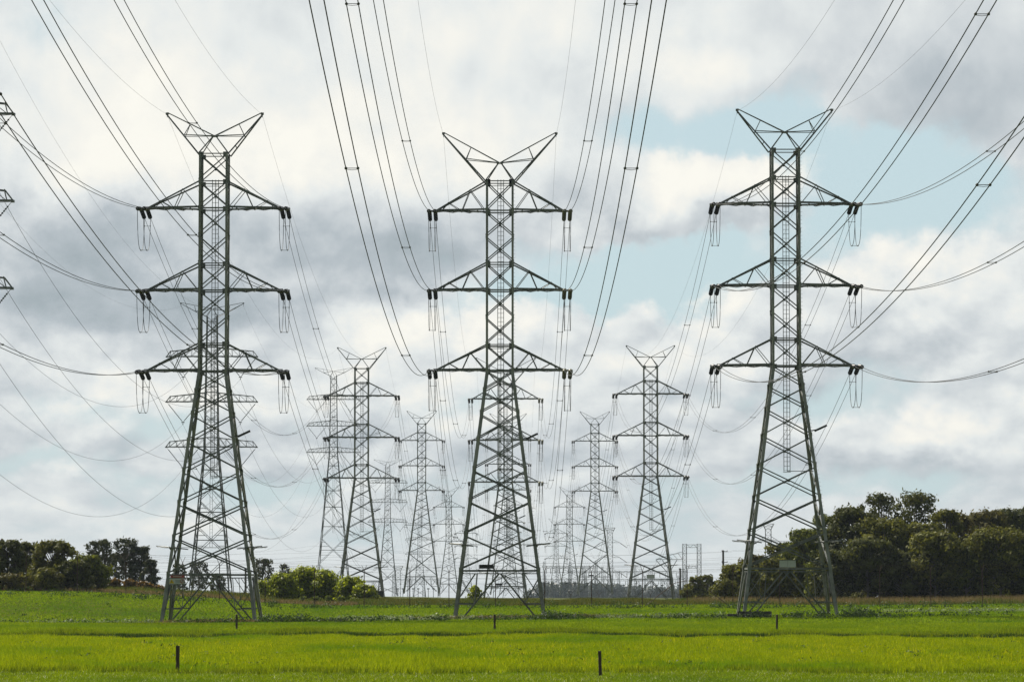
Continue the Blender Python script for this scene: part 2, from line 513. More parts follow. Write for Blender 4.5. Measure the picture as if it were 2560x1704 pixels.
def jumper_mesh(sd):
    key = ('jumper', sd)
    if key in PART_MESH: return PART_MESH[key]
    b = MB()
    yn, zn = -STR_L * math.cos(SLOPE_NEAR), -STR_L * SLOPE_NEAR - .12
    yf, zf = STR_L * math.cos(SLOPE_FAR), -STR_L * SLOPE_FAR - .12
    low = -4.45
    rows = []
    for x in AX:
        pts = []
        for i in range(25):
            t = i / 24
            y = yn + (yf - yn) * (0.5 - 0.5 * math.cos(math.pi * t)) * 0.72 + (yf - yn) * t * 0.28
            zl = zn + (zf - zn) * t
            u = abs(2 * t - 1)
            z = zl + (low - zl) * (1 - u ** 2.6)
            pts.append(Vector((sd * x, y, z)))
        b.tube(pts, 0.03, 5, 0)
        rows.append(pts)
    for i in (12, 23):
        b.tube([rows[0][i], rows[1][i]], 0.022, 5, 1)
        for r_ in rows: b.ball(r_[i], 0.07, 1)
    PART_MESH[key] = b.mesh('jumper_loop', [M['cond'], M['fit']])
    return PART_MESH[key]

PROTO = {}
def strain_proto(model, ext, sign):
    """all parts of one tower, as a list of (name, mesh, offset)"""
    key = (model, ext, sign)
    if key in PROTO: return PROTO[key]
    P = MODEL[model]
    e = ext
    parts = []
    low = [z + e for z in P['low']]
    strut = P['low'][-1]
    if e > 5: low = low[:-1] + [low[-1], strut]          # one tall panel more
    zk = low[0]
    slope = (5.1 - CH) / P['low'][0]
    def hw(z): return CH + max(0.0, zk - z) * slope
    top = P['cage'][0] + e
    # legs
    for sx in (-1, 1):
        for sy in (-1, 1):
            b = MB()
            pt = lambda z: (sx * hw(z), sy * hw(z), z)
            b.angle(pt(-1.0), pt(strut), (-sx, 0, 0), (0, -sy, 0), .36, .035)
            b.angle(pt(strut), pt(zk), (-sx, 0, 0), (0, -sy, 0), .33, .033)
            b.angle(pt(zk), pt(top), (-sx, 0, 0), (0, -sy, 0), .245, .028)
            for z in low + [z2 + e for z2 in P['cage'][1:-1]]:       # splice plates, standing just proud of the flanges
                g = 0.012
                ww = .30 if z < zk else .21
                c = Vector(pt(z))
                b.box(c + Vector((sx * g, -sy * ww * .55, 0)), (.014, ww * .5, .42 if z < zk else .27))
                b.box(c + Vector((-sx * ww * .55, sy * g, 0)), (ww * .5, .014, .42 if z < zk else .27))
            if sx > 0 and sy < 0:                                     # step bolts up one leg
                z = 4.5
                while z < top - .3:
                    c = Vector(pt(z))
                    b.tube([c, c + Vector((.17, 0, 0))], .013, 4)
                    z += .42
            parts.append(('leg', b.mesh('leg', M['steel_leg']), None))
    # bracing of the four faces
    faces = [((-1, -1), (1, -1), (0, -1, 0)), ((1, 1), (-1, 1), (0, 1, 0)), ((-1, 1), (-1, -1), (-1, 0, 0)), ((1, -1), (1, 1), (1, 0, 0))]
    for fi, (A, B, nrm) in enumerate(faces):
        b = MB()
        n = Vector(nrm)
        def cp(c, z, inn=0.06): return Vector((c[0] * hw(z), c[1] * hw(z), z)) - n * inn
        def brace(p, q, w, inn, up=(0, 0, 1)):
            off = n * (-inn)
            b.angle(Vector(p) + off, Vector(q) + off, up, -n, w)
        lv = [z + e for z in P['cage']]
        for i in range(len(lv) - 1):
            z1, z0 = lv[i], lv[i + 1]
            brace(cp(A, z1 - .12), cp(B, z0 + .12), .115, 0.0)
            brace(cp(B, z1 - .12), cp(A, z0 + .12), .115, 0.035)
            b.box((cp(A, (z0 + z1) / 2) + cp(B, (z0 + z1) / 2)) / 2 - n * .02, (.10, .045, .10) if fi < 2 else (.045, .10, .10))
        hz = [lv[0]] + [z + e for z in P['arms']] + [z + e for z in P['roots']]
        for z in sorted(set(hz)):
            brace(cp(A, z - .1), cp(B, z - .1), .15 if z - e in P['arms'] else .11, 0.075)
            if z - e in P['roots']: brace(cp(A, z - .36), cp(B, z - .36), .07, 0.08)
        for z in hz:                                                 # gusset plates where the arms meet the legs
            for c, o_ in ((A, B), (B, A)):
                g = cp(c, z - .12) + (cp(o_, z) - cp(c, z)).normalized() * .27 - n * .004
                b.box(g, (.24, .012, .26) if fi < 2 else (.012, .24, .26))
        for i in range(len(low) - 1):
            z1, z0 = low[i], low[i + 1]
            w = .125 if z0 > 12 else .15
            brace(cp(A, z1 - .15), cp(B, z0 + .15), w, 0.0)
            brace(cp(B, z1 - .15), cp(A, z0 + .15), w, 0.045)
            t = hw(z1) / (hw(z1) + hw(z0)); zc = z1 + (z0 - z1) * t
            b.box((cp(A, zc) + cp(B, zc)) / 2 - n * .03, (.13, .06, .13) if fi < 2 else (.06, .13, .13))
        # belt strut and splayed K legs down to the footings
        brace(cp(A, strut - .05), cp(B, strut - .05), .2, 0.10)
        brace(cp(A, strut - .32), cp(B, strut - .32), .10, 0.11)
        mid = (cp(A, strut - .3) + cp(B, strut - .3)) / 2
        for c, o_ in ((A, B), (B, A)):
            dirx = (cp(o_, 0) - cp(c, 0)).normalized()
            foot = cp(c, -.3) + dirx * 1.0
            brace(mid, foot, .16, 0.02 if c is A else 0.05)
            nd = lerp(mid, foot, .66)
            lg = cp(c, nd.z)
            brace(lg, nd, .12, 0.09)
            brace(lg, lerp(cp(c, strut - .3), cp(o_, strut - .3), .2), .075, 0.12)
            brace(nd, lerp(cp(c, strut - .3), cp(o_, strut - .3), .225), .085, 0.15)
            brace(nd, cp(c, strut - .5), .07, 0.17)
        parts.append(('face_bracing', b.mesh('face_bracing', M['steel']), None))
    # crossarms
    for zc0, zr0 in zip(P['arms'], P['roots']):
        zc, zr = zc0 + e, zr0 + e
        for s in (-1, 1):
            b = MB()
            tipx = 7.0
            for sy in (-1, 1):
                bb = Vector((s * CH, sy * CH, zc)); bt = Vector((s * (tipx + .1), sy * .3, zc))
                tb = Vector((s * CH, sy * CH, zr)); tt = Vector((s * (tipx + .1), sy * .26, zc + .16))
                b.angle(bb, bt, (0, 0, 1), (0, -sy, 0), .20, .022)
                b.angle(tb, tt, (0, 0, -1), (0, -sy, 0), .165, .02)
                T = lambda t: lerp(tb, tt, t)
                Bq = lambda t: lerp(bb, bt, t)
                inn = Vector((0, -sy * .05, 0))
                for p, q, w in ((bb + Vector((s * .1, 0, .1)), T(.307), .08), (T(.307), Bq(.475), .085), (Bq(.475), T(.745), .075), (T(.745), Bq(.885), .07)):
                    b.angle(p + inn, q + inn, (s, 0, 0), (0, -sy, 0), w)
                    inn = inn + Vector((0, -sy * .012, 0))
            for i in range(6):                                        # lacing between the two bottom chords
                t0, t1 = i / 6, (i + 1) / 6
                f = lambda t, y: lerp((s * CH, y * CH, zc), (s * (tipx + .1), y * .3, zc), t)
                y0 = -1 if i % 2 else 1
                b.angle(f(t0, y0) + Vector((0, 0, -.03)), f(t1, -y0) + Vector((0, 0, -.03)), (0, 0, -1), (0, 1, 0), .08)
                b.angle(f(t1, -1) + Vector((0, 0, -.015)), f(t1, 1) + Vector((0, 0, -.015)), (0, 0, -1), (1, 0, 0), .07)
            b.box((s * 7.5, 0, zc + .02), (.62, .26, .085))
            b.box((s * 7.18, 0, zc + .13), (.22, .20, .09))
            for x in AX:
                for sg in (-1, 1): b.box((s * x, sg * .30, zc - .03), (.05, .09, .07))
            parts.append(('crossarm', b.mesh('crossarm', M['steel']), None))
            m_ins = M['olive'] if (model == 'wide_horn' and s > 0 and ext == 0) else M['porc']
            for x in AX:
                parts.append(('insulator_string', string_mesh(('far', m_ins.name), SLOPE_FAR, 1, m_ins), (s * x, .3, zc - .04)))
                parts.append(('insulator_string', string_mesh(('near', m_ins.name), SLOPE_NEAR, -1, m_ins), (s * x, -.3, zc - .04)))
            parts.append(('jumper_loop', jumper_mesh(s), (0, 0, zc)))
    # earth-wire horns
    px, pz = P['peak']; pz += e
    V0 = Vector((0, 0, P['V'] + e))
    for s in (-1, 1):
        b = MB()
        tip = Vector((s * px, 0, pz))
        for sy in (-1, 1):
            c = Vector((s * CH, sy * CH, top)); tp = tip + Vector((0, sy * .08, -.03)); vv = V0 + Vector((s * .12, sy * .25, 0))
            inn = Vector((0, -sy * .02, 0))
            b.angle(c, tp, (s, 0, -.2), (0, -sy, 0), .155, .02)
            b.angle(vv + Vector((0, 0, .04)), tp + Vector((0, 0, .1)), (0, 0, 1), (0, -sy, 0), .095)
            n1 = lerp(c, tp, .46); n2 = lerp(vv, tp, .5) + Vector((0, 0, .05))
            b.angle(vv + inn, n1 + inn, (0, 0, 1), (0, -sy, 0), .085)
            b.angle(n1 + inn * 2, n2 + inn * 2, (s, 0, 0), (0, -sy, 0), .07)
            b.angle(vv + inn * 3, c + inn * 3, (s, 0, 0), (0, -sy, 0), .10)
        for t in (.2, .46, .75):
            b.angle(lerp((s * CH, -CH, top), tip, t), lerp((s * CH, CH, top), tip, t), (0, 0, -1), (s, 0, 0), .07)
        b.box(tip, (.16, .16, .10))
        b.box(V0 + Vector((s * .18, 0, .02)), (.17, .3, .09))
        b.tube([tip, tip + Vector((0, 0, -.42))], .03, 5)
        parts.append(('earth_wire_horn', b.mesh('earth_wire_horn', M['steel']), None))
    # climbing ladder up the middle
    b = MB()
    lz0, lz1 = 15.4 + e * .8, (P['roots'][0] + e + .25)
    for x in (-.33, 0.02, .33):
        b.box((x + .1, .25, (lz0 + lz1) / 2), (.034, .035, (lz1 - lz0) / 2))
    z = lz0 + .1
    while z < lz1 - .2:
        b.box((-.07, .25, z), (.15, .02, .02)); b.box((.275, .25, z), (.14, .02, .02))
        z += .48
    b.angle((.1, .25, lz0), (hw(lz0) - .1, .25, lz0), (0, 0, 1), (0, 1, 0), .07)
    b.angle((-.3, .25, lz0 - .1), (.5, .25, lz0 - .1), (0, 0, 1), (0, 1, 0), .06)
    parts.append(('ladder', b.mesh('ladder', M['steel']), None))
    # barbed climbing guard: a bracket pair at each leg and strands between them
    zg = strut + 2.95
    h = hw(zg)
    for sx in (-1, 1):
        for sy in (-1, 1):
            b = MB()
            c = Vector((sx * h, sy * h, zg))
            b.angle(c + Vector((-sx * 1.1, sy * .03, -.22)), c + Vector((sx * 1.55, sy * .03, .08)), (0, 0, 1), (0, sy, 0), .10)
            b.angle(c + Vector((sx * .04, -sy * 1.1, -.3)), c + Vector((sx * .04, sy * 1.5, 0)), (0, 0, 1), (sx, 0, 0), .10)
            for k in range(4):
                q = .25 + k * .38
                b.tube([c + Vector((sx * q, sy * .05, .1)), c + Vector((sx * .05, sy * q, .02))], .012, 4)
            parts.append(('climbing_guard', b.mesh('climbing_guard', M['steel']), None))
    b = MB()
    for k in range(4):
        q = h + .35 + k * .36
        ring = [(-q, -q + 1, zg + .02 * k), (-q + 1, -q, zg), (q - 1, -q, zg), (q, -q + 1, zg), (q, q - 1, zg), (q - 1, q, zg), (-q + 1, q, zg), (-q, q - 1, zg), (-q, -q + 1, zg)]
        b.tube(ring, .011, 4)
    parts.append(('barbed_wire', b.mesh('barbed_wire', M['steel']), None))
    # short outrigger on one leg
    b = MB()
    zo = 19.6 + e
    c = Vector((hw(zo), -hw(zo), zo))
    b.box(c + Vector((1.0, -.05, .32)), (.72, .16, .11), 0, (Vector((.9, 0, .42)).normalized(), Vector((0, 1, 0)), Vector((-.42, 0, .9)).normalized()))
    b.angle(c, c + Vector((.6, -.05, .1)), (0, 0, 1), (0, -1, 0), .12)
    parts.append(('outrigger', b.mesh('outrigger', M['dark']), None))
    # boards on the belt strut
    y = -hw(strut) - .16
    if sign == 'dark':
        b = MB(); b.box((-1.45, y, strut + .50), (.80, .03, .23)); b.box((-1.45, y + .1, strut + .1), (.9, .05, .06))
        parts.append(('sign_board', b.mesh('sign_board', M['dark']), None))
    elif sign == 'pale':
        b = MB(); b.box((-.25, y, strut + .55), (.86, .04, .36)); b.box((-.25, y - .02, strut + .94), (.92, .08, .03), 1); b.box((-.25, y - .045, strut + .55), (.012, .006, .34), 1)
        parts.append(('sign_board', b.mesh('sign_board', [M['white'], M['steel_pale']]), None))
    elif sign == 'warning':
        b = MB(); b.box((-3.35, y, strut - .62), (.80, .025, .29))
        w_ = 0.0
        for k, (zz, ww) in enumerate(((.12, .30), (.03, .24), (-.06, .30), (-.15, .2))):
            b.box((-3.22, y - .03, strut - .62 + zz), (ww, .004, .022), 1)
        parts.append(('sign_board', b.mesh('sign_board', [M['white'], M['grey']]), None))
        b = MB(); b.box((-3.3, y - .01, strut - .12), (.74, .025, .105)); b.box((-3.3, y - .04, strut - .12), (.45, .004, .03), 1)
        parts.append(('danger_strip', b.mesh('danger_strip', [M['red'], M['white']]), None))
        b = MB()
        def tri(cx, cz, r, yy, mi):
            v = [(cx + r * math.sin(a), yy + d_, cz + r * math.cos(a)) for d_ in (-.004, .004) for a in (0, 2 * math.pi / 3, 4 * math.pi / 3)]
            b.add(v, [(0, 2, 1), (3, 4, 5), (0, 1, 4, 3), (1, 2, 5, 4), (2, 0, 3, 5)], mi)
        tri(-3.88, strut - .68, .30, y - .035, 0)
        b.box((-3.88, y - .045, strut - .64), (.018, .004, .09), 1); b.box((-3.88, y - .045, strut - .77), (.018, .004, .018), 1)
        ring = [(-2.78 + .2 * math.cos(a), y - .04, strut - .62 + .2 * math.sin(a)) for a in [2 * math.pi * k / 14 for k in range(15)]]
        b.tube(ring, .028, 5, 2)
        b.box((-2.78, y - .04, strut - .62), (.03, .005, .12), 1)
        b.tube([ring[2], ring[9]], .022, 5, 2)
        parts.append(('warning_symbol', b.mesh('warning_symbol', [M['yellow'], M['dark'], M['red']]), None))
    PROTO[key] = parts
    return parts

def strain_tower(X, Y, z, model, ext, sign, label):
    root = empty('lattice_pylon', (X, Y, z), label, 'pylon', 'lattice pylons of the three parallel lines')
    for name, me, off in strain_proto(model, ext, sign):
        link_mesh(name, me, root, off)
    return root

# rows: line X, then (Y, base z, extension)
LX = {'left': -31.9, 'middle': -1.36, 'right': 29.4}
ROWS = {'left':   [(384, -.34, 0), (763, -1.55, 0), (1255, -.6, 8), (1840, -4.6, 0), (2500, -10.4, 0)],
        'middle': [(400, 0.0, 0), (770, -2.85, 0), (1255, -1.0, 8), (1840, -4.6, 0), (2500, -10.4, 0)],
        'right':  [(386, .33, 0), (763, -1.15, 0), (1255, -.8, 8), (1840, -4.6, 0), (2500, -10.4, 0)]}
LINE_X = {('right', 2): 28.9, ('left', 2): -31.5, ('left', 3): -32.3, ('right', 4): 30.6}
ROWN = ['nearest', 'second', 'third', 'fourth', 'fifth']
EXTRA = {('left', 0): 'big lattice pylon with yellow warning sign near its feet, left of the three nearest',
         ('middle', 0): 'big lattice pylon with widest horns and olive insulators, middle of the three nearest',
         ('right', 0): 'big lattice pylon with pale box on its belt and trough at its foot'}
TOW = {}
for ln, rows in ROWS.items():
    for i, (Y, z, e) in enumerate(rows):
        model = 'wide_horn' if ln == 'middle' else 'tall_cage'
        sign = {'left': 'warning', 'middle': 'dark', 'right': 'pale'}[ln] if i < 2 else 'dark'
        if ln == 'left' and i: sign = 'none'
        lab = EXTRA.get((ln, i)) or {1: f'smaller grey lattice pylon directly behind the big {ln} pylon, second of its line',
                                     2: f'pale distant lattice pylon with tall legs, third of the {ln} line',
                                     3: f'small hazy lattice pylon, fourth of the {ln} line of pylons',
                                     4: f'faint tiny lattice pylon, fifth and farthest of the {ln} line'}[i]
        X = LINE_X.get((ln, i), LX[ln])
        TOW[ln, i] = (X, Y, z, e, model)
        strain_tower(X, Y, z, model, e, sign, lab)

# ---------------------------------------------------------------- conductors
def parab(P1, P0, sag, t):
    P1, P0 = Vector(P1), Vector(P0)
    p = P1 + (P0 - P1) * t
    p.z -= 4 * sag * t * (1 - t)
    return p
def span_ts(n, a=0.0, b=1.0): return [a + (b - a) * i / n for i in range(n + 1)]

def bundle(A, B, sag, label, group, spacers, cutA=STR_L, cutB=STR_L, seg=40, sep=(AX[1] - AX[0]) / 2, rad=0.024):
    """two parallel conductors and their spacers between two arm tips"""
    A, B = Vector(A), Vector(B)
    L = (B - A).length
    ts = span_ts(seg, cutA / L, 1 - cutB / L)
    mid = [parab(A, B, sag, t) for t in ts]
    root = empty('conductor_bundle', mid[0], label, 'power line', group)
    for s in (-1, 1):
        b = MB()
        b.tube([p - mid[0] + Vector((s * sep, 0, 0)) for p in mid], rad, 5)
        b.build('conductor', M['cond'], root)
    for d in spacers:
        t = d / L
        if not (0.03 < t < .97): continue
        c = parab(A, B, sag, t) - mid[0]
        b = MB()
        b.tube([c + Vector((-sep, 0, 0)), c + Vector((sep, 0, 0))], .02, 5)
        b.tube([c + Vector((-sep, .06, -.05)), c + Vector((0, .06, -.09)), c + Vector((sep, .06, -.05))], .014, 4)
        for s in (-1, 1): b.ball(c + Vector((s * sep, 0, 0)), .085)
        b.build('spacer', M['fit'], root)
    return root

def single(A, B, sag, name, label, cat, group, rad, mat_, seg=40):
    A, B = Vector(A), Vector(B)
    b = MB()
    b.tube([parab(A, B, sag, t) - A for t in span_ts(seg)], rad, 5)
    o = b.build(name, mat_, None, A)
    return tag(o, label, cat, group)

LEV = ['top', 'middle', 'bottom']
SIDE = {-1: 'left', 1: 'right'}
NEAR = {'left': (-34.3, 9.4, 32.2, 15.85, 20.0), 'middle': (-.9, 24.0, 23.5, 13.9, 14.0), 'right': (32.4, 20.0, 21.9, 15.6, 16.0)}
for ln in ('left', 'middle', 'right'):
    X, Y, z, e, model = TOW[ln, 0]
    X0, Y0, Z0, sag, esag = NEAR[ln]
    P = MODEL[model]
    for li, za in enumerate(P['arms']):
        for s in (-1, 1):
            A = (X + s * 7.525, Y - .3, z + za); B = (X0 + s * 7.525, Y0, z + za + Z0)
            bundle(A, B, sag, f'thick twin conductors sweeping overhead from the {LEV[li]} {SIDE[s]} arm of the nearest {ln} pylon',
                   f'twin conductors sweeping overhead from the {ln} pylon', [103.5, 207, 310], cutB=0, seg=70, rad=.031)
    px, pz = P['peak']
    for s in (-1, 1):
        single((X + s * px, Y, z + pz - .1), (X0 + s * px, Y0, z + pz + Z0 + 1.0), sag - 1.2, 'earth_wire',
               f'thin earth wire rising overhead from the {SIDE[s]} horn of the nearest {ln} pylon', 'power line', 'earth wires of the near spans', .0105, M['earthw'], 60)
    for i in range(4):
        X, Y, z, e, model = TOW[ln, i]
        X2, Y2, z2, e2, _ = TOW[ln, i + 1]
        L = Y2 - Y
        sg = 15.0 * (L / 370.0) ** 2 if i else (15.6 if ln == 'middle' else 15.2)
        sg = min(sg, 24.0)
        for li, za in enumerate(P['arms']):
            for s in (-1, 1):
                A = (X + s * 7.525, Y + .3, z + e + za - .05); B = (X2 + s * 7.525, Y2 - .3, z2 + e2 + za - .05)
                bundle(A, B, sg, f'twin conductors from {LEV[li]} {SIDE[s]} arm of {ROWN[i]} {ln} pylon back to the {ROWN[i+1]} one',
                       f'twin conductors behind the {ROWN[i]} {ln} pylon', [62, 165, 268, 371, 474] if i < 3 else [], seg=36, rad=.023)
        px, pz = P['peak']
        for s in (-1, 1):
            single((X + s * px, Y, z + e + pz - .1), (X2 + s * px, Y2, z2 + e2 + pz - .1), sg * .72, 'earth_wire',
                   f'thin earth wire from {SIDE[s]} horn of {ROWN[i]} {ln} pylon back to the {ROWN[i+1]} one', 'power line', f'earth wires behind the {ROWN[i]} pylons', .0105, M['earthw'])

# ---------------------------------------------------------------- suspension towers of the fourth line (far left)
SUS = dict(arms=[46.0, 37.1, 28.2], top=54.0, V=55.5, tip=(6.2, 56.6))
def sus_proto(ext):
    key = ('sus', ext)
    if key in PROTO: return PROTO[key]
    e = ext; parts = []
    zk = 28.2 + e
    slope = (4.0 - 1.45) / 28.2
    def hw(z):
        if z >= zk: return 1.45 - (z - zk) / (SUS['top'] - 28.2) * .40
        return 1.45 + (zk - z) * slope
    top = SUS['top'] + e
    lev = [top]
    z = top
    while z > zk + .5:
        z -= 2.15
        lev.append(max(z, zk) if z > zk + .9 else zk)
        if lev[-1] == zk: break
    if lev[-1] != zk: lev.append(zk)
    z = zk; st = 2.9
    while z > 7:
        z -= st; st *= 1.2
        lev.append(z)
    lev.append(0.0)
    for sx in (-1, 1):
        for sy in (-1, 1):
            b = MB()
            pt = lambda z_: (sx * hw(z_), sy * hw(z_), z_)
            b.angle(pt(-.5), pt(zk), (-sx, 0, 0), (0, -sy, 0), .25, .03)
            b.angle(pt(zk), pt(top), (-sx, 0, 0), (0, -sy, 0), .19, .025)
            parts.append(('leg', b.mesh('leg', M['steel_pale']), None))
    for fi, (A, B, nrm) in enumerate([((-1, -1), (1, -1), (0, -1, 0)), ((1, 1), (-1, 1), (0, 1, 0)), ((-1, 1), (-1, -1), (-1, 0, 0)), ((1, -1), (1, 1), (1, 0, 0))]):
        b = MB(); n = Vector(nrm)
        cp = lambda c, z_: Vector((c[0] * hw(z_), c[1] * hw(z_), z_)) - n * .05
        for i in range(len(lev) - 1):
            z1, z0 = lev[i], lev[i + 1]
            w = .085 if z0 > zk - 1 else .11
            b.angle(cp(A, z1), cp(B, z0 + .05), (0, 0, 1), -n, w)
            b.angle(cp(B, z1) - n * .03, cp(A, z0 + .05) - n * .03, (0, 0, 1), -n, w)
            zc = z1 + (z0 - z1) * hw(z1) / (hw(z1) + hw(z0))
            if z0 < zk - 1 or i % 3 == 0:
                b.angle(cp(A, zc) - n * .06, cp(B, zc) - n * .06, (0, 0, 1), -n, w)
            if z0 < 14:                                               # redundant members of the big lower panels
                for c in (A, B):
                    o_ = B if c is A else A
                    for f in (.33, .66):
                        zz = z1 + (zc - z1) * f
                        b.angle(cp(c, zz) - n * .08, lerp(cp(c, z1), cp(o_, z0 + .05), (zz - z1) / (z0 - z1)) - n * .08, (0, 0, 1), -n, .06)
                        zz = z0 + (zc - z0) * f
                        b.angle(cp(c, zz) - n * .08, lerp(cp(c, z0), cp(o_, z1), (zz - z0) / (z1 - z0)) - n * .08, (0, 0, 1), -n, .06)
        for za in SUS['arms']:
            b.angle(cp(A, za + e) - n * .1, cp(B, za + e) - n * .1, (0, 0, 1), -n, .13)
            b.angle(cp(A, za + e + 1.85) - n * .1, cp(B, za + e + 1.85) - n * .1, (0, 0, 1), -n, .11)
        parts.append(('face_bracing', b.mesh('face_bracing', M['steel_pale']), None))
    for za in SUS['arms']:
        zc = za + e
        for s in (-1, 1):
            b = MB()
            w0 = hw(zc); w1 = hw(zc + 1.85)
            for sy in (-1, 1):
                Bq = lambda t: lerp((s * w0, sy * w0, zc), (s * 8.95, sy * .25, zc), t)
                Tq = lambda t: lerp((s * w1, sy * w1, zc + 1.85), (s * 8.05, sy * .42, zc + 1.15), t)
                b.angle(Bq(0), Bq(1), (0, 0, 1), (0, -sy, 0), .16)
                b.angle(Tq(0), Tq(1), (0, 0, -1), (0, -sy, 0), .13)
                b.angle(Tq(1), Bq(1), (s, 0, 0), (0, -sy, 0), .12)
                inn = Vector((0, -sy * .04, 0))
                for k in range(5):
                    t0, t1 = k / 5, (k + 1) / 5
                    b.angle(Bq(t0 * .92) + inn, Tq(t0) + inn, (s, 0, 0), (0, -sy, 0), .06)
                    b.angle(Tq(t0) + inn * 1.5, Bq(t1 * .92) + inn * 1.5, (s, 0, 0), (0, -sy, 0), .07)
                b.angle(Bq(.92) + inn * 2, Tq(1) + inn * 2, (s, 0, 0), (0, -sy, 0), .06)
            for k in range(6):
                t0, t1 = k / 6, (k + 1) / 6
                f = lambda t, y: lerp((s * w0, y * w0, zc), (s * 8.95, y * .25, zc), t) + Vector((0, 0, -.03))
                y0 = 1 if k % 2 else -1
                b.angle(f(t0, y0), f(t1, -y0), (0, 0, -1), (0, 1, 0), .06)
            b.box((s * 8.95, 0, zc), (.16, .3, .12))
            parts.append(('crossarm', b.mesh('crossarm', M['steel_pale']), None))
            for x0 in (8.8, 2.4):
                b = MB()
                p0 = Vector((s * x0, 0, zc - .1)); p1 = Vector((s * 5.65, 0, zc - 4.0))
                d = p1 - p0
                prof_t = [0.10 + .82 * k / 44 for k in range(45)]
                b.tube([p0 + d * t for t in [0, .1]], .03, 5, 1)
                b.tube([p0 + d * t for t in prof_t], [.13 if k % 3 == 1 else .045 for k in range(45)], 8, 0)
                b.tube([p0 + d * t for t in [.92, 1]], .04, 5, 1)
                parts.append(('insulator_string', b.mesh('insulator_string', [M['glass'], M['fit']]), None))
            b = MB()
            b.box((s * 5.65, 0, zc - 4.02), (.32, .10, .08)); b.box((s * 5.65, 0, zc - 4.35), (.07, .22, .10)); b.tube([(s * 5.65, 0, zc - 4.05), (s * 5.65, 0, zc - 4.4)], .04, 5)
            parts.append(('suspension_clamp', b.mesh('suspension_clamp', M['fit']), None))
    for s in (-1, 1):
        b = MB()
        tip = Vector((s * SUS['tip'][0], 0, SUS['tip'][1] + e)); V0 = Vector((0, 0, SUS['V'] + e))
        for sy in (-1, 1):
            c = Vector((s * hw(top), sy * hw(top), top)); tp = tip + Vector((0, sy * .07, 0)); vv = V0 + Vector((s * .1, sy * .2, 0))
            k1 = c + (tp - c) * .42 + Vector((0, 0, -.12))
            b.angle(c, k1, (s, 0, 0), (0, -sy, 0), .11); b.angle(k1, tp, (s, 0, 0), (0, -sy, 0), .11)
            b.angle(vv, tp + Vector((0, 0, .08)), (0, 0, 1), (0, -sy, 0), .08)
            b.angle(vv, k1, (0, 0, 1), (0, -sy, 0), .07); b.angle(k1, lerp(vv, tp, .55), (s, 0, 0), (0, -sy, 0), .06); b.angle(vv, c, (s, 0, 0), (0, -sy, 0), .08)
        b.box(tip, (.14, .14, .09)); b.tube([tip, tip + Vector((0, 0, -.6))], .035, 5)
        parts.append(('earth_wire_horn', b.mesh('earth_wire_horn', M['steel_pale']), None))
    b = MB()
    lz0, lz1 = 9 + e * .6, top - 1
    for x in (-.25, .25): b.box((x, .2, (lz0 + lz1) / 2), (.03, .03, (lz1 - lz0) / 2))
    z = lz0
    while z < lz1: b.box((0, .2, z), (.25, .018, .018)); z += .7
    parts.append(('ladder', b.mesh('ladder', M['steel_pale']), None))
    PROTO[key] = parts
    return parts

SUSROW = [(-59.8, 365, 0.2, 5.3, 'lattice pylon mostly beyond the left edge, only its right arm ends showing'),
          (-59.2, 709, .6, 1.0, 'suspension pylon with flat boxed arms directly behind the big left pylon'),
          (-60.0, 1210, -1.8, 19.4, 'tall pale suspension pylon with V strings half behind the second left pylon'),
          (-56.6, 1640, -3.9, 4.5, 'hazy suspension pylon with flat boxed arms, between second and third left pylons'),
          (-57.0, 2230, -8.5, -2.0, 'very faint suspension pylon seen through the legs of the third left pylon')]
for X, Y, z, e, lab in SUSROW:
    root = empty('suspension_pylon', (X, Y, z), lab, 'pylon', 'suspension pylons of the far left line')
    for name, me, off in sus_proto(e): link_mesh(name, me, root, off)
SN = ['edge', 'second', 'third', 'fourth', 'fifth']
for i in range(4):
    X, Y, z, e, _ = SUSROW[i]; X2, Y2, z2, e2, _ = SUSROW[i + 1]
    L = Y2 - Y
    sag = 13.6 * (L / 344.0) ** 2 if i == 0 else min(22, 13.6 * (L / 344.0) ** 2)
    for li, za in enumerate(SUS['arms']):
        for s in (-1, 1):
            single((X + s * 5.65, Y, z + e + za - 4.4), (X2 + s * 5.65, Y2, z2 + e2 + za - 4.4), sag, 'conductor',
                   f'single conductor from {LEV[li]} {SIDE[s]} arm of the {SN[i]} suspension pylon to the {SN[i+1]}', 'power line', f'single conductors behind the {SN[i]} suspension pylon', .022, M['cond'])
    for s in (-1, 1):
        single((X + s * 6.2, Y, z + e + 56.0), (X2 + s * 6.2, Y2, z2 + e2 + 56.0), sag * .75, 'earth_wire',
               f'thin earth wire from {SIDE[s]} horn of the {SN[i]} suspension pylon to the {SN[i+1]}', 'power line', f'earth wires behind the {SN[i]} suspension pylon', .011, M['earthw'])

# ---------------------------------------------------------------- far substation
def lattice_box(b, x, y, z0, z1, h0, h1, step, w=.10):
    n = max(2, int(round((z1 - z0) / step)))
    H = lambda z: h0 + (h1 - h0) * (z - z0) / (z1 - z0)
    cs = [(-1, -1), (1, -1), (1, 1), (-1, 1)]
    P = lambda c, z: Vector((x + c[0] * H(z), y + c[1] * H(z), z))
    for c in cs: b.angle(P(c, z0), P(c, z1), (-c[0], 0, 0), (0, -c[1], 0), w * 1.5)
    for i in range(n):
        a, d = z0 + (z1 - z0) * i / n, z0 + (z1 - z0) * (i + 1) / n
        for k in range(4):
            A, B = cs[k], cs[(k + 1) % 4]
            nn = Vector((A[0] + B[0], A[1] + B[1], 0)).normalized()
            if i % 2: A, B = B, A
            b.angle(P(A, a) - nn * .03, P(B, d) - nn * .03, (0, 0, 1), -nn, w)
            b.angle(P(A, d) - nn * .06, P(B, d) - nn * .06, (0, 0, 1), -nn, w)
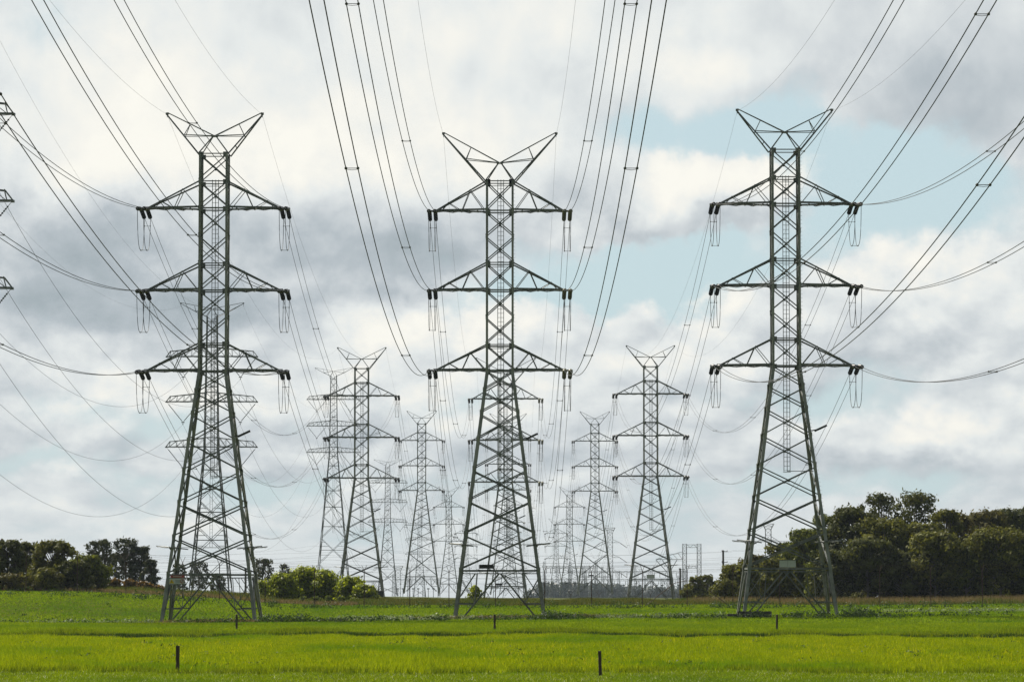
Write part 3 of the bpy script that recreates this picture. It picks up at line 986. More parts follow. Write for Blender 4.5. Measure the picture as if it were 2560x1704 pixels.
def lattice_beam(b, x0, x1, y, z, h, step, w=.10):
    n = max(2, int(round((x1 - x0) / step)))
    for sy in (-1, 1):
        for sz in (-1, 1):
            b.angle((x0, y + sy * h, z + sz * h), (x1, y + sy * h, z + sz * h), (0, 0, -sz), (0, -sy, 0), w * 1.4)
        for i in range(n):
            a, d = x0 + (x1 - x0) * i / n, x0 + (x1 - x0) * (i + 1) / n
            s = 1 if i % 2 else -1
            b.angle((a, y + sy * (h - .03), z - s * h), (d, y + sy * (h - .03), z + s * h), (0, 0, 1), (0, -sy, 0), w)
    for sz in (-1, 1):
        for i in range(n):
            a, d = x0 + (x1 - x0) * i / n, x0 + (x1 - x0) * (i + 1) / n
            s = 1 if i % 2 else -1
            b.angle((a, y - s * h, z + sz * (h - .05)), (d, y + s * h, z + sz * (h - .05)), (0, 1, 0), (0, 0, -sz), w)

def terminal_mast(X, Y, ztop, label, arms, half=1.25):
    z0 = tz(X, Y)
    root = empty('terminal_mast', (X, Y, z0), label, 'mast', 'lattice masts of the far substation')
    H = ztop - z0
    b = MB(); lattice_box(b, 0, 0, -.4, H - 2.4, half * 1.05, half, 2.2, .11); b.build('lattice_shaft', M['steel_pale'], root)
    b = MB(); lattice_box(b, 0, 0, H - 2.35, H, half, half * 1.9, 1.2, .11); b.build('flared_head', M['steel_pale'], root)
    for za, L in arms:
        for s in (-1, 1):
            b = MB()
            for sy in (-1, 1):
                b.angle((s * half, sy * half, H - za), (s * (half + L), 0, H - za), (0, 0, 1), (0, -sy, 0), .15)
                b.angle((s * half, sy * half, H - za + 1.6), (s * (half + L), 0, H - za + .12), (0, 0, -1), (0, -sy, 0), .12)
                b.angle((s * (half + .1), sy * half, H - za), (s * (half + L * .5), sy * half * .5, H - za + .85), (s, 0, 0), (0, -sy, 0), .09)
            b.build('crossarm', M['steel_pale'], root)
            b = MB()
            d = Vector((-s * .75 if L > 4 else s * .8, -.3, -.55)); o_ = Vector((s * (half + L), 0, H - za - .1))
            b.tube([o_ + d * (t * 4 / 24) for t in range(25)], [.22 if k % 2 else .08 for k in range(25)], 6)
            b.build('insulator_string', M['porc'], root)
terminal_mast(dx(1404, 1700), 1700, 27.0, 'hazy lattice mast with flared head behind the third right pylon', [(7, 3.4), (14, 3.4), (21, 3.4)])
terminal_mast(dx(1768, 1500), 1500, 26.0, 'lattice mast with flared head framed by the legs of the big right pylon', [(6.8, 2.6), (14.2, 2.6)])
terminal_mast(dx(916, 1900), 1900, 9.5, 'faint short lattice mast between second and third left pylons', [(5, 2.2)], 1.4)

def strut_tower():
    X, Y = dx(1592, 1500), 1500
    z0 = tz(X, Y)
    root = empty('dead_end_portal', (X, Y, z0), 'hazy twin-column lattice portal with one long arm to the left', 'mast')
    H = 17.6 - z0
    for s in (-1, 1):
        b = MB(); lattice_box(b, s * 3.0, 0, -.3, H, .95, .9, 1.9, .13); b.build('lattice_column', M['steel_pale'], root)
    b = MB(); lattice_beam(b, -2.1, 2.1, 0, H - .8, .65, 1.4, .11); b.build('cross_beam', M['steel_pale'], root)
    b = MB(); lattice_beam(b, -2.1, 2.1, 0, H - 9.5, .5, 1.4, .11); b.build('cross_beam', M['steel_pale'], root)
    b = MB()
    for sy in (-1, 1):
        b.angle((-3.9, sy * .9, H - 6.4), (-15, 0, H - 6.4), (0, 0, 1), (0, -sy, 0), .2)
        b.angle((-3.9, sy * .9, H - 3.0), (-15, 0, H - 6.2), (0, 0, -1), (0, -sy, 0), .17)
        for k in range(5):
            t0, t1 = k / 5.5, (k + 1) / 5.5
            p = lerp((-3.9, sy * .85, H - 6.4), (-15, 0, H - 6.4), t0); q = lerp((-3.9, sy * .85, H - 3.0), (-15, 0, H - 6.2), t1)
            b.angle(p, q, (1, 0, 0), (0, -sy, 0), .1)
    b.build('crossarm', M['steel_pale'], root)
    for x0, x1 in ((-15, -10.4), (-12.4, -8.6), (-6.2, -9.2)):
        b = MB()
        p, q = Vector((x0, 0, H - 6.5)), Vector((x1, -.5, H - 11.5))
        b.tube([p + (q - p) * (t / 30) for t in range(31)], [.2 if k % 2 else .09 for k in range(31)], 6)
        b.build('insulator_string', M['glass'], root)
strut_tower()

def gantry(x0, x1, Y, ztop, ncol, label):
    X0, X1 = dx(x0, Y), dx(x1, Y)
    z0 = min(tz(X0, Y), tz(X1, Y))
    root = empty('substation_gantry', (X0, Y, z0), label, 'gantry', 'steel gantries of the far substation')
    H = ztop - z0; W = X1 - X0
    for i in range(ncol):
        b = MB(); x = W * i / (ncol - 1)
        lattice_box(b, x, 0, -.3, H + (2.2 if i % 2 == 0 else 0), .9, .55, 1.8, .13)
        b.build('lattice_column', M['steel_pale'], root)
    for i in range(ncol - 1):
        b = MB(); a, d = W * i / (ncol - 1), W * (i + 1) / (ncol - 1)
        lattice_beam(b, a + .6, d - .6, 0, H - .7, .6, 1.6, .13)
        b.build('lattice_beam', M['steel_pale'], root)
        for k in range(3):
            b = MB(); x = a + (d - a) * (k + .5) / 3
            b.tube([(x, 0, H - 1.4 - j * .14) for j in range(19)], [.24 if j % 2 else .1 for j in range(19)], 6)
            b.build('insulator_string', M['porc'], root)
        b = MB()
        for k in range(2):
            x = a + (d - a) * (k + .9) / 3
            b.tube([(x, 0, 0), (x, 0, H * .45)], .22, 6); b.box((x, 0, H * .47), (.8, .5, .35))
        b.build('switchgear', M['steel_pale'], root)
gantry(1252, 1372, 1900, 9.6, 5, 'hazy steel gantry under the fourth and fifth right pylons')
gantry(1310, 1575, 2150, 7.4, 8, 'long low hazy gantry behind the second and third right pylons')
gantry(1255, 1560, 2420, 2.2, 9, 'lowest and farthest hazy gantry before the blue wood')
gantry(905, 1010, 2300, 2.5, 4, 'faint gantry behind the third left pylon')

# switchyard cross wires and timber poles
def timber_pole(px, Y, ztop, label):
    X = dx(px, Y); z0 = tz(X, Y)
    root = empty('timber_pole', (X, Y, z0), label, 'utility pole', 'timber power poles')
    H = ztop - z0
    b = MB(); b.tube([(0, 0, -.3), (.02, 0, H * .5), (0, 0, H)], [.34, .29, .24], 8); b.build('pole', M['polewood'], root)
    for k, zz in enumerate((H - .3, H - 3.0, H - 6.0)):
        if zz < 1.5: continue
        b = MB(); b.box((.35, 0, zz), (.75, .07, .07)); b.tube([(1.0, 0, zz), (1.0, 0, zz + .35)], [.09, .05], 6); b.tube([(-.3, 0, zz), (-.3, 0, zz + .35)], [.09, .05], 6)
        b.build('insulator_bracket', M['polewood'], root)
    return X, Y
timber_pole(1664, 900, 10.9, 'dark timber pole left of the big right pylon')
timber_pole(1565, 1000, 6.6, 'short dark timber pole beside the second right pylon')
timber_pole(565, 980, 6.4, 'short timber pole behind the right legs of the big left pylon')
cross = [(900, 10.8, 1.2), (902, 9.2, 1.6), (905, 7.6, 1.2), (910, 6.2, 1.5), (1100, 9.4, 2.2), (1105, 7.2, 1.8), (1110, 5.0, 1.5), (1300, 12.0, 3), (1310, 8.2, 2.5), (1320, 5.4, 2.0), (1450, 16.5, 4), (1480, 3.0, 2)]
for k, (Y, z, sg) in enumerate(cross):
    xs = [-190, -40 - 4 * k, 55.0 if Y < 950 else 70 + 5 * k, 190]
    b = MB()
    for a, d in zip(xs[:-1], xs[1:]):
        b.tube([parab((a, 0, 0), (d, 0, .3 * ((k % 3) - 1)), sg, t) for t in span_ts(18)], .014 if Y < 1000 else .019, 4)
    o = b.build('cross_wire', M['cond'], None, (0, Y, z))
    tag(o, 'thin level wire crossing the whole view low behind the pylons', 'power line', 'level wires crossing behind the pylons')

# ---------------------------------------------------------------- fences and posts
def wooden_post(px, py, Y, h, w, tilt, label):
    X = dx(px, Y)
    b = MB()
    rng = random.Random(px)
    n = 9; ring = 8
    vs, fs = [], []
    for i in range(n):
        z = -.3 + (h + .3) * i / (n - 1)
        for k in range(ring):
            a = 2 * math.pi * (k + .5) / ring
            r = w * (.5 + .06 * rng.uniform(-1, 1))
            sq = 1.0 / max(abs(math.cos(a)), abs(math.sin(a))) * .88
            vs.append((math.cos(a) * r * sq + tilt * z, math.sin(a) * r * sq, z + (.02 * rng.uniform(-1, 1) if i == n - 1 else 0)))
    for i in range(n - 1):
        for k in range(ring): fs.append((i * ring + k, i * ring + (k + 1) % ring, (i + 1) * ring + (k + 1) % ring, (i + 1) * ring + k))
    fs.append(tuple(range((n - 1) * ring, n * ring)))
    b.add(vs, fs)
    o = b.build('fence_post', M['wood'], None, (X, Y, tz(X, Y)))
    tag(o, label, 'fence post', 'old timber fence posts in the grass')
wooden_post(410, 0, 171, 1.33, .19, .0, 'weathered timber post at the front of the field, nearer the left pylon')
wooden_post(1381, 0, 166, 1.16, .165, -.03, 'leaning timber post at the front of the field, right of the middle pylon')
wooden_post(545, 0, 297, 1.42, .2, 0, 'timber post standing before the feet of the big left pylon')
wooden_post(1138, 0, 297, 1.40, .2, .005, 'timber post standing before the feet of the big middle pylon')
wooden_post(1787, 0, 297, 1.42, .2, 0, 'timber post standing before the feet of the big right pylon')

def sec_fence():
    Y = 455.0
    root = empty('security_fence', (0, Y, 0), 'tall wire fence on rusty posts with forked tops along the rise', 'fence')
    pxs = [60, 178, 290, 420, 505, 610, 724, 838, 943, 1033, 1140, 1253, 1361, 1478, 1581, 1686, 1794, 1908, 2024, 2141, 2260, 2375]
    tops = []
    for i, px in enumerate(pxs):
        X = dx(px, Y); z = tz(X, Y)
        h = 4.5
        b = MB(); b.tube([(X, 0, z - .3), (X, 0, z + h)], .06, 6)
        p = b.build('post', M['rust'], root)
        b = MB()
        for s in (-1, 1): b.tube([(X, 0, z + h), (X + s * .30, s * .28, z + h + .75)], .03, 5)
        a = b.build('forked_top', M['rust'], p)
        tops.append(Vector((X, 0, z)))
    b = MB()
    for hgt in (.35, 1.2, 2.0, 2.9, 3.7, 4.4):
        b.tube([t + Vector((0, 0, hgt)) for t in tops], .005, 4)
    b.build('wire_strand', M['rust'], root)
    b = MB()
    for s in (-1, 1):
        for k in range(1, 4):
            b.tube([t + Vector((s * .1 * k, s * .093 * k, 4.5 + .25 * k)) for t in tops], .004, 4)
    b.build('barbed_wire', M['rust'], root)
    X = dx(1581, Y); z = tz(X, Y)
    for s in (-1, 1):
        b = MB()
        b.tube([(X + s * .1, 0, z + 3.3), (X + s * 1.6, 0, z + 3.0), (X + s * 5.6, .2, z - .1)], .045, 5)
        b.build('brace', M['rust'], root)
sec_fence()
def far_fence():
    Y = 690.0
    root = empty('boundary_fence', (0, Y, 0), 'lower far fence with forked posts in front of the blue wood', 'fence')
    tops = []
    for px in (1250, 1313, 1378, 1445, 1496, 1560, 1610):
        X = dx(px, Y); z = tz(X, Y)
        b = MB(); b.tube([(X, 0, z - .3), (X, 0, z + 2.6)], .05, 6)
        p = b.build('post', M['rust'], root)
        b = MB()
        for s in (-1, 1): b.tube([(X, 0, z + 2.6), (X + s * .5, 0, z + 3.3)], .035, 5)
        b.build('forked_top', M['rust'], p)
        tops.append(Vector((X, 0, z)))
    b = MB()
    for hgt in (.8, 1.6, 2.5): b.tube([t + Vector((0, 0, hgt)) for t in tops], .01, 4)
    b.build('wire_strand', M['steel_pale'], root)
far_fence()

def trough():
    X, Y = dx(1735, 381), 380.0
    b = MB()
    L, W, Hh = 1.75, .5, .33
    b.box((0, 0, .05), (L, W, .08))
    for s in (-1, 1):
        b.box((0, s * (W - .05), .40), (L, .05, .27)); b.box((s * (L - .06), 0, .40), (.058, W - .11, .268))
    b.box((-2.3, .1, .28), (.5, .35, .12))
    o = b.build('water_trough', M['conc'], None, (X - .4, Y - 5.2, tz(X, Y) - .02))
    tag(o, 'dark concrete trough lying at the foot of the big right pylon', 'trough')
trough()

def shelter():
    Y = 640.0; X = dx(852, Y); z = tz(X, Y)
    root = empty('shelter', (X, Y, z), 'small dark flat-roofed shelter behind the green shrubs and second left pylon', 'shelter')
    for sx in (-1, 1):
        for sy in (-1, 1):
            b = MB(); b.tube([(sx * 2.0, sy * 1.5, -.2), (sx * 2.0, sy * 1.5, 2.0)], .06, 6); b.build('leg', M['steel_pale'], root)
    b = MB(); b.box((0, 0, 2.55), (2.4, 1.9, .5)); b.box((0, 0, 3.08), (2.55, 2.05, .03)); b.build('roof', M['roof'], root)
shelter()

# ---------------------------------------------------------------- trees and shrubs
def leaf_cloud(centers, radii, rng, size, dens, squash=.85, elong=1.7, up=1.5):
    Vs, rn = [], []
    for c, r in zip(centers, radii):
        n = int(dens * r * r)
        u = rng.normal(size=(n, 3)); u /= np.linalg.norm(u, axis=1)[:, None]
        rad = r * (0.30 + 0.75 * rng.random(n) ** 0.38)
        rad *= 1 + 0.65 * rng.random(n) * (rng.random(n) > .86)
        rad *= 1 + 0.22 * np.sin(u[:, 0] * 5 + c[0] * 3) * np.sin(u[:, 2] * 6 + c[1]) 
        p = c + u * rad[:, None] * np.array([1, 1, squash])
        # leaf sprays: elongated diamonds, drooping and turned at random
        a = rng.normal(size=(n, 3)); a[:, 2] -= .35; a -= u * (a * u).sum(1)[:, None] * .7; a /= np.linalg.norm(a, axis=1)[:, None]
        nn = u * up + rng.normal(size=(n, 3)) * .62 + np.array([0, 0, .3])
        b = np.cross(a, nn); b /= np.linalg.norm(b, axis=1)[:, None] + 1e-9
        s = size * (0.55 + 0.9 * rng.random(n))[:, None]
        q = np.stack([p - a * s * elong * .5, p + b * s * .42, p + a * s * elong * .5, p - b * s * .42], 1)
        Vs.append(q.reshape(-1, 3))
        lob = rng.random() * .35
        rn.append(np.repeat(np.clip(lob + rng.random(n) * .75, 0, 1), 4))
    return np.concatenate(Vs), np.concatenate(rn)

TREE_SEED = [0]
def tree(px, Y, top_y, wpx, kind, leaf, label, group, name='tree', low=None, dens=None, bark='bark', n=None, size=None, cat='tree'):
    """px, top_y, wpx: display pixels of the crown's middle, top and width; Y: depth in metres"""
    TREE_SEED[0] += 1
    rng = np.random.default_rng(TREE_SEED[0] * 13 + 5)
    X = dx(px, Y); z0 = tz(X, Y)
    H = CAM_H + (1323 - top_y) / F_D * Y - z0
    W = wpx / F_D * Y
    root = empty(name, (X, Y, z0), label, cat, group)
    C, Rr = [], []
    if kind == 'dense':
        low = .03 if low is None else low
        n = n or 58
        for i in range(n):
            f = (i + .5) / n
            z = H * (low + (1 - low) * f ** .85)
            prof = math.sqrt(max(.05, 1 - ((f - .36) / .70) ** 2))
            r = W * .5 * (.17 + .15 * rng.random()) * (1.0 - .3 * max(0, f - .5))
            r = min(r, H * .16)
            a = i * 2.4 + rng.random()
            rr = max(0, W * .5 * prof - r * .9) * (.55 + .62 * rng.random())
            zz = min(z + H * .07 * rng.normal(), H - r * .85)
            C.append(np.array([math.cos(a) * rr, math.sin(a) * rr * .8, max(zz, r * .5)])); Rr.append(r)
        for q in range(5):
            r = W * .5 * (.16 + .10 * rng.random())
            C.append(np.array([rng.uniform(-.22, .22) * W, rng.uniform(-.1, .1) * W, H - r * .8 - rng.random() * .05 * H])); Rr.append(r)
    elif kind == 'open':
        low = .45 if low is None else low
        n = n or 30
        for i in range(n):
            f = (i + .5) / n
            r = W * .5 * (.17 + .13 * rng.random())
            r = min(r, H * .12)
            a = i * 2.4 + rng.random() * .8
            prof = math.sqrt(max(.1, 1 - ((f - .35) / .75) ** 2))
            rr = W * .5 * prof * (.5 + .5 * rng.random())
            C.append(np.array([math.cos(a) * max(0, rr - r * .5), math.sin(a) * rr * .7, min(H * (low + (1 - low) * f), H - r * .8)])); Rr.append(r)
        C.append(np.array([0.03 * W, 0, H - W * .11])); Rr.append(W * .13)
    elif kind == 'bush':
        n = n or 30
        for i in range(n):
            f = (i + .5) / n
            r = min(W, H * 1.6) * (.10 + .10 * rng.random())
            a = i * 2.4 + rng.random()
            prof = math.sqrt(max(.04, 1 - (f * .94) ** 2))
            rr = W * .5 * prof * (.5 + .5 * rng.random())
            C.append(np.array([math.cos(a) * max(0, rr - r * .5), math.sin(a) * rr * .7, max(r * .5, min(H * f * (.7 + .45 * rng.random()), H - r * .8))])); Rr.append(r)
        for q in range(5):
            r = min(W, H) * (.06 + .05 * rng.random())
            C.append(np.array([rng.uniform(-.36, .36) * W, rng.uniform(-.2, .2) * W, H * (.78 + .2 * rng.random()) - r])); Rr.append(r)
    size = size or (.30 if Y < 620 else .36)
    dens = dens or (60 if kind != 'open' else 44)
    dens = dens * (.33 / size) ** 2 * 2.1
    V, rn = leaf_cloud(C, Rr, rng, size, dens, .82)
    # stem and limbs
    b = MB()
    rt = max(.06, H * .016)
    trunk_top = H * (.62 if kind != 'bush' else .4)
    lean = rng.uniform(-.03, .03) * H
    stem = [Vector((lean * t + .12 * math.sin(t * 5) * rt * 3, 0, -.3 + (trunk_top + .3) * t)) for t in (0, .25, .5, .75, 1)]
    b.tube(stem, [rt * 1.25, rt, rt * .85, rt * .7, rt * .45], 7)
    for c, r in zip(C, Rr):
        if kind == 'bush' and rng.random() < .4: continue
        k = min(.95, max(.2, (c[2] * .62) / max(trunk_top, .1)))
        s0 = stem[0] + (stem[-1] - stem[0]) * k
        c = Vector(c)
        md = s0 + (c - s0) * .5 + Vector((rng.uniform(-.3, .3), 0, (c - s0).length * .10))
        b.tube([s0, md, c, c + (c - md) * .35], [rt * .42, rt * .30, rt * .17, rt * .06], 5)
    b.build('trunk' if kind != 'bush' else 'stem', M[bark], root)
    me = np_mesh('crown', V, 4, M[leaf], rn)
    link_mesh('crown', me, root)
    return root

GR = 'dark trees massed behind the right pylon'
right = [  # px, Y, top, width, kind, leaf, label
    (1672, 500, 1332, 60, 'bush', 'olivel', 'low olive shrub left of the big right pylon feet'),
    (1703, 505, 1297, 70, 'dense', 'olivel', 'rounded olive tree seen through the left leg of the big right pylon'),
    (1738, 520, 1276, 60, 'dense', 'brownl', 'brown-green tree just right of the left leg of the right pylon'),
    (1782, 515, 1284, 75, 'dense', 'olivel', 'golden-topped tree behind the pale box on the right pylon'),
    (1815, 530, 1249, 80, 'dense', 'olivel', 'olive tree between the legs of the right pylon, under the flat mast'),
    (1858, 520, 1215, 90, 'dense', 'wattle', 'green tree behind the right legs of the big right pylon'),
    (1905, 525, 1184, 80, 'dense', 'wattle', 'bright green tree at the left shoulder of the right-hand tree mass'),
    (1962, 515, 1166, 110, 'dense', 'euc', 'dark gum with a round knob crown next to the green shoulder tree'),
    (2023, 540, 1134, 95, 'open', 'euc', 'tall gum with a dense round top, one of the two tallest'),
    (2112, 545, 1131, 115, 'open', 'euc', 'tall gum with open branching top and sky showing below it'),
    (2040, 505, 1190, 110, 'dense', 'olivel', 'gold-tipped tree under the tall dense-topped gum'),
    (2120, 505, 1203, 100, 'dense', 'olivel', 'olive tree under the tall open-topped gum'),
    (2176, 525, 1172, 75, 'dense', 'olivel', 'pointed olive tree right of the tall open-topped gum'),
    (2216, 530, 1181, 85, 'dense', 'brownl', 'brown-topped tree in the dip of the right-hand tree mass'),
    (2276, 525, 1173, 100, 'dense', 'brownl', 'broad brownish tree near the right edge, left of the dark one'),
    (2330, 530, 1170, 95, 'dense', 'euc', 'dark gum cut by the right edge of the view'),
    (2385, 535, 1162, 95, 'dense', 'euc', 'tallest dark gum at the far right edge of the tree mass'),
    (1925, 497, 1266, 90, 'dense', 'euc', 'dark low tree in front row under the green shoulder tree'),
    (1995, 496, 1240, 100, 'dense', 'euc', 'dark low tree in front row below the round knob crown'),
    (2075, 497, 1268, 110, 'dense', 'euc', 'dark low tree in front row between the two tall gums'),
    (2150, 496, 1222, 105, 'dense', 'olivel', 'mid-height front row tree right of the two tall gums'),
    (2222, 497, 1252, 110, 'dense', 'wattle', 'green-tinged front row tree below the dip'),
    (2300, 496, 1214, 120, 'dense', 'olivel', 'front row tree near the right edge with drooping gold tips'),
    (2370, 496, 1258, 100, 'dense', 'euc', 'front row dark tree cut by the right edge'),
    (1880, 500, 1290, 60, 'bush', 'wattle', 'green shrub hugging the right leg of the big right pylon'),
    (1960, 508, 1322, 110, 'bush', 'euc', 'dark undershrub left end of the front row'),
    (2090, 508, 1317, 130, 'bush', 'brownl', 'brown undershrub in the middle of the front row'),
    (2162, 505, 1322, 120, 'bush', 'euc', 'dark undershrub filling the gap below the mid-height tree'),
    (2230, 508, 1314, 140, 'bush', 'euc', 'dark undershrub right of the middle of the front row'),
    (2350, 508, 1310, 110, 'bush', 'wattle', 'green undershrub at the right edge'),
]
for px, Y, ty, w, kd, lf, lab in right:
    tree(px, Y, ty, w * (1.5 if kd == 'dense' else 1.2), kd, lf, lab, GR, 'tree' if kd != 'bush' else 'shrub', low=.24 if (kd == 'dense' and Y < 500) else None,
         bark='palebark' if Y < 500 or kd == 'open' else 'bark', cat='tree' if kd != 'bush' else 'shrub')
GL = 'dark trees massed at the left edge'
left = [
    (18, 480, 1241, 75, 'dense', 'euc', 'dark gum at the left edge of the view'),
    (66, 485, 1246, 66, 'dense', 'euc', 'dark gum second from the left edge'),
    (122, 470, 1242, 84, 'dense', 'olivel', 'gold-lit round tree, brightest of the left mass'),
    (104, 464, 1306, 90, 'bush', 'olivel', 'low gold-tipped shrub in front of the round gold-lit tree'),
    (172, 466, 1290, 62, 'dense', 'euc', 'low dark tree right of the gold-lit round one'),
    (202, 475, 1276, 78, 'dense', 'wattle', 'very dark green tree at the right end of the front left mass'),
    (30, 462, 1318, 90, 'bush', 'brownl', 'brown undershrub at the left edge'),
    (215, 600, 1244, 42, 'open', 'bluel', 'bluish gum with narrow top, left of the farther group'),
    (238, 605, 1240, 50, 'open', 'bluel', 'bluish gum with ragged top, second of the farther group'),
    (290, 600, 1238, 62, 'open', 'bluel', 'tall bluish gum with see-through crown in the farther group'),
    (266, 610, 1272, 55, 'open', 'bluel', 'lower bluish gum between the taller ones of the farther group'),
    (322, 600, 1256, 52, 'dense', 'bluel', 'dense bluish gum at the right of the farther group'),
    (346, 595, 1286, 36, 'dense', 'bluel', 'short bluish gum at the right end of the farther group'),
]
for px, Y, ty, w, kd, lf, lab in left:
    tree(px, Y, ty, w * (1.35 if kd == 'dense' else 1.2), kd, lf, lab, GL, 'tree' if kd != 'bush' else 'shrub', cat='tree' if kd != 'bush' else 'shrub')
for k, (px, ty, w) in enumerate(((262, 1330, 42), (298, 1333, 44), (330, 1336, 50), (365, 1345, 40))):
    tree(px, 500, ty, w, 'bush', 'rusty', ['rusty brown low shrub nearest the dark left mass', 'rusty brown low shrub with a rounded top, second in its row', 'rusty brown low shrub, widest of its row', 'rusty brown low shrub beside the left leg of the left pylon'][k],
         'rusty shrubs along the left fence', 'shrub', cat='shrub')
for px, Y, ty, w, lab in ((412, 760, 1296, 52, 'small far gum seen behind the left legs of the big left pylon'), (458, 770, 1290, 56, 'small far gum seen in the middle of the big left pylon legs'),
                          (606, 760, 1284, 60, 'rounded far gum with pale trunk right of the big left pylon'), (655, 770, 1297, 40, 'smaller pale-trunked gum right of the rounded far gum'),
                          (500, 780, 1318, 46, 'lowest far gum behind the big left pylon legs')):
    tree(px, Y, ty, w, 'open', 'bluel', lab, 'far gums behind the left pylon', 'tree', bark='palebark', n=30, low=.38)
for px, Y, ty, w, lab in ((603, 500, 1334, 34, 'small bright green shrub beside the right leg of the big left pylon'), (652, 505, 1318, 62, 'bright green shrub, left end of the big shrub clump'),
                          (702, 510, 1304, 74, 'bright green shrub, tallest and peaked in the clump'), (752, 508, 1312, 60, 'bright green shrub against the left leg of the second left pylon'),
                          (806, 505, 1326, 56, 'bright green shrub between the legs of the second left pylon'), (838, 502, 1342, 46, 'low green shrub against the right leg of the second left pylon'),
                          (1092, 520, 1346, 40, 'small yellowish shrub behind the left legs of the middle pylon')):
    tree(px, Y, ty, w * (1.55 if px > 610 and px < 900 else 1.1), 'bush', 'bright', lab, 'bright shrubs on the rise', 'shrub', n=44 if px > 610 and px < 900 else 22, cat='shrub', size=.26)
for k, (px, w) in enumerate(((695, 25), (728, 28), (756, 30), (786, 26))):
    tree(px, 468, 1369 + (k % 2), w, 'bush', 'roundsh', ['small round dark shrub standing alone below the shrub clump', 'small round shrub, left of three touching ones', 'small round shrub, middle of three touching ones', 'small round shrub, right of three touching ones'][k],
         'small round shrubs below the clump', 'shrub', n=10, cat='shrub', size=.17)
for px, Y, ty, w, lab in ((1600, 640, 1326, 52, 'olive shrub right of the second right pylon'), (1627, 650, 1322, 44, 'darker olive shrub right of the second right pylon'), (1580, 630, 1346, 40, 'low shrub at the right foot of the second right pylon'), (1645, 600, 1345, 40, 'low olive shrub under the dark timber pole')):
    tree(px, Y, ty, w * 1.1, 'dense' if ty < 1340 else 'bush', 'olivel', lab, 'shrubs between the right pylons', 'shrub', cat='shrub')

# far blue wood
def far_wood():
    rng = np.random.default_rng(3)
    C, Rr = [], []
    for i in range(400):
        Y = rng.uniform(3100, 3500)
        px = rng.uniform(1225, 1900) 
        X = (px - 1178) / F_D * Y
        h = 12.0 * (0.75 + .3 * rng.random()) * (1.0 if px > 1240 else .5) * (.85 + .25 * math.sin(px * .011))
        z = tz(X, Y)
        for k in range(3):
            C.append(np.array([X + rng.uniform(-5, 5), Y + rng.uniform(-4, 4), z + h * (.3 + .25 * k)])); Rr.append(3.2 + 1.5 * rng.random())
    V, rn = leaf_cloud(C, Rr, rng, 2.2, 7, 1.0, 1.3)
    o = link_mesh('far_woodland', np_mesh('far_woodland', V, 4, M['hazedwood'], rn))
    tag(o, 'low blue band of distant woodland beyond the substation', 'woodland', kind='stuff')
far_wood()

# ---------------------------------------------------------------- grass and weeds
def blades(name, pts, h, w, per, leaf, rng, spread=.16, lean=.35, label=None, cat='grass'):
    """pts (n,2); every tuft is `per` thin tapering blades"""
    n = len(pts)
    base = np.column_stack([pts, terr(pts[:, 0], pts[:, 1])])
    hh = np.broadcast_to(h, (n,)).astype(float)
    B = np.repeat(base, per, 0); Hh = np.repeat(hh, per) * (.55 + .6 * rng.random(n * per))
    m = len(B)
    B[:, :2] += rng.normal(size=(m, 2)) * spread
    B[:, 2] -= .03
    an = rng.random(m) * 2 * np.pi
    side = np.column_stack([np.cos(an), np.sin(an) * .6, np.zeros(m)]) * (w * (.6 + .8 * rng.random(m)))[:, None]
    tip = B + np.column_stack([rng.normal(size=m) * lean, rng.normal(size=m) * lean, np.ones(m)]) * Hh[:, None]
    V = np.stack([B - side, B + side, tip], 1).reshape(-1, 3)
    rn = np.repeat(np.clip(rng.random(m) * .8 + rng.normal(size=m) * .1, 0, 1), 3)
    o = link_mesh(name, np_mesh(name, V, 3, M[leaf], rn))
    return tag(o, label, cat, kind='stuff')

def wedge(rng, n, y0, y1, marg=1.14, pw=1.0):
    """random points in the part of the field that the view takes in, y0..y1"""
    t = rng.random(n)
    Y = np.sqrt(y0 * y0 + (y1 * y1 - y0 * y0) * t ** pw)
    X = (rng.random(n) * 2 - 1) * Y * .1422 * marg
    return np.column_stack([X, Y])

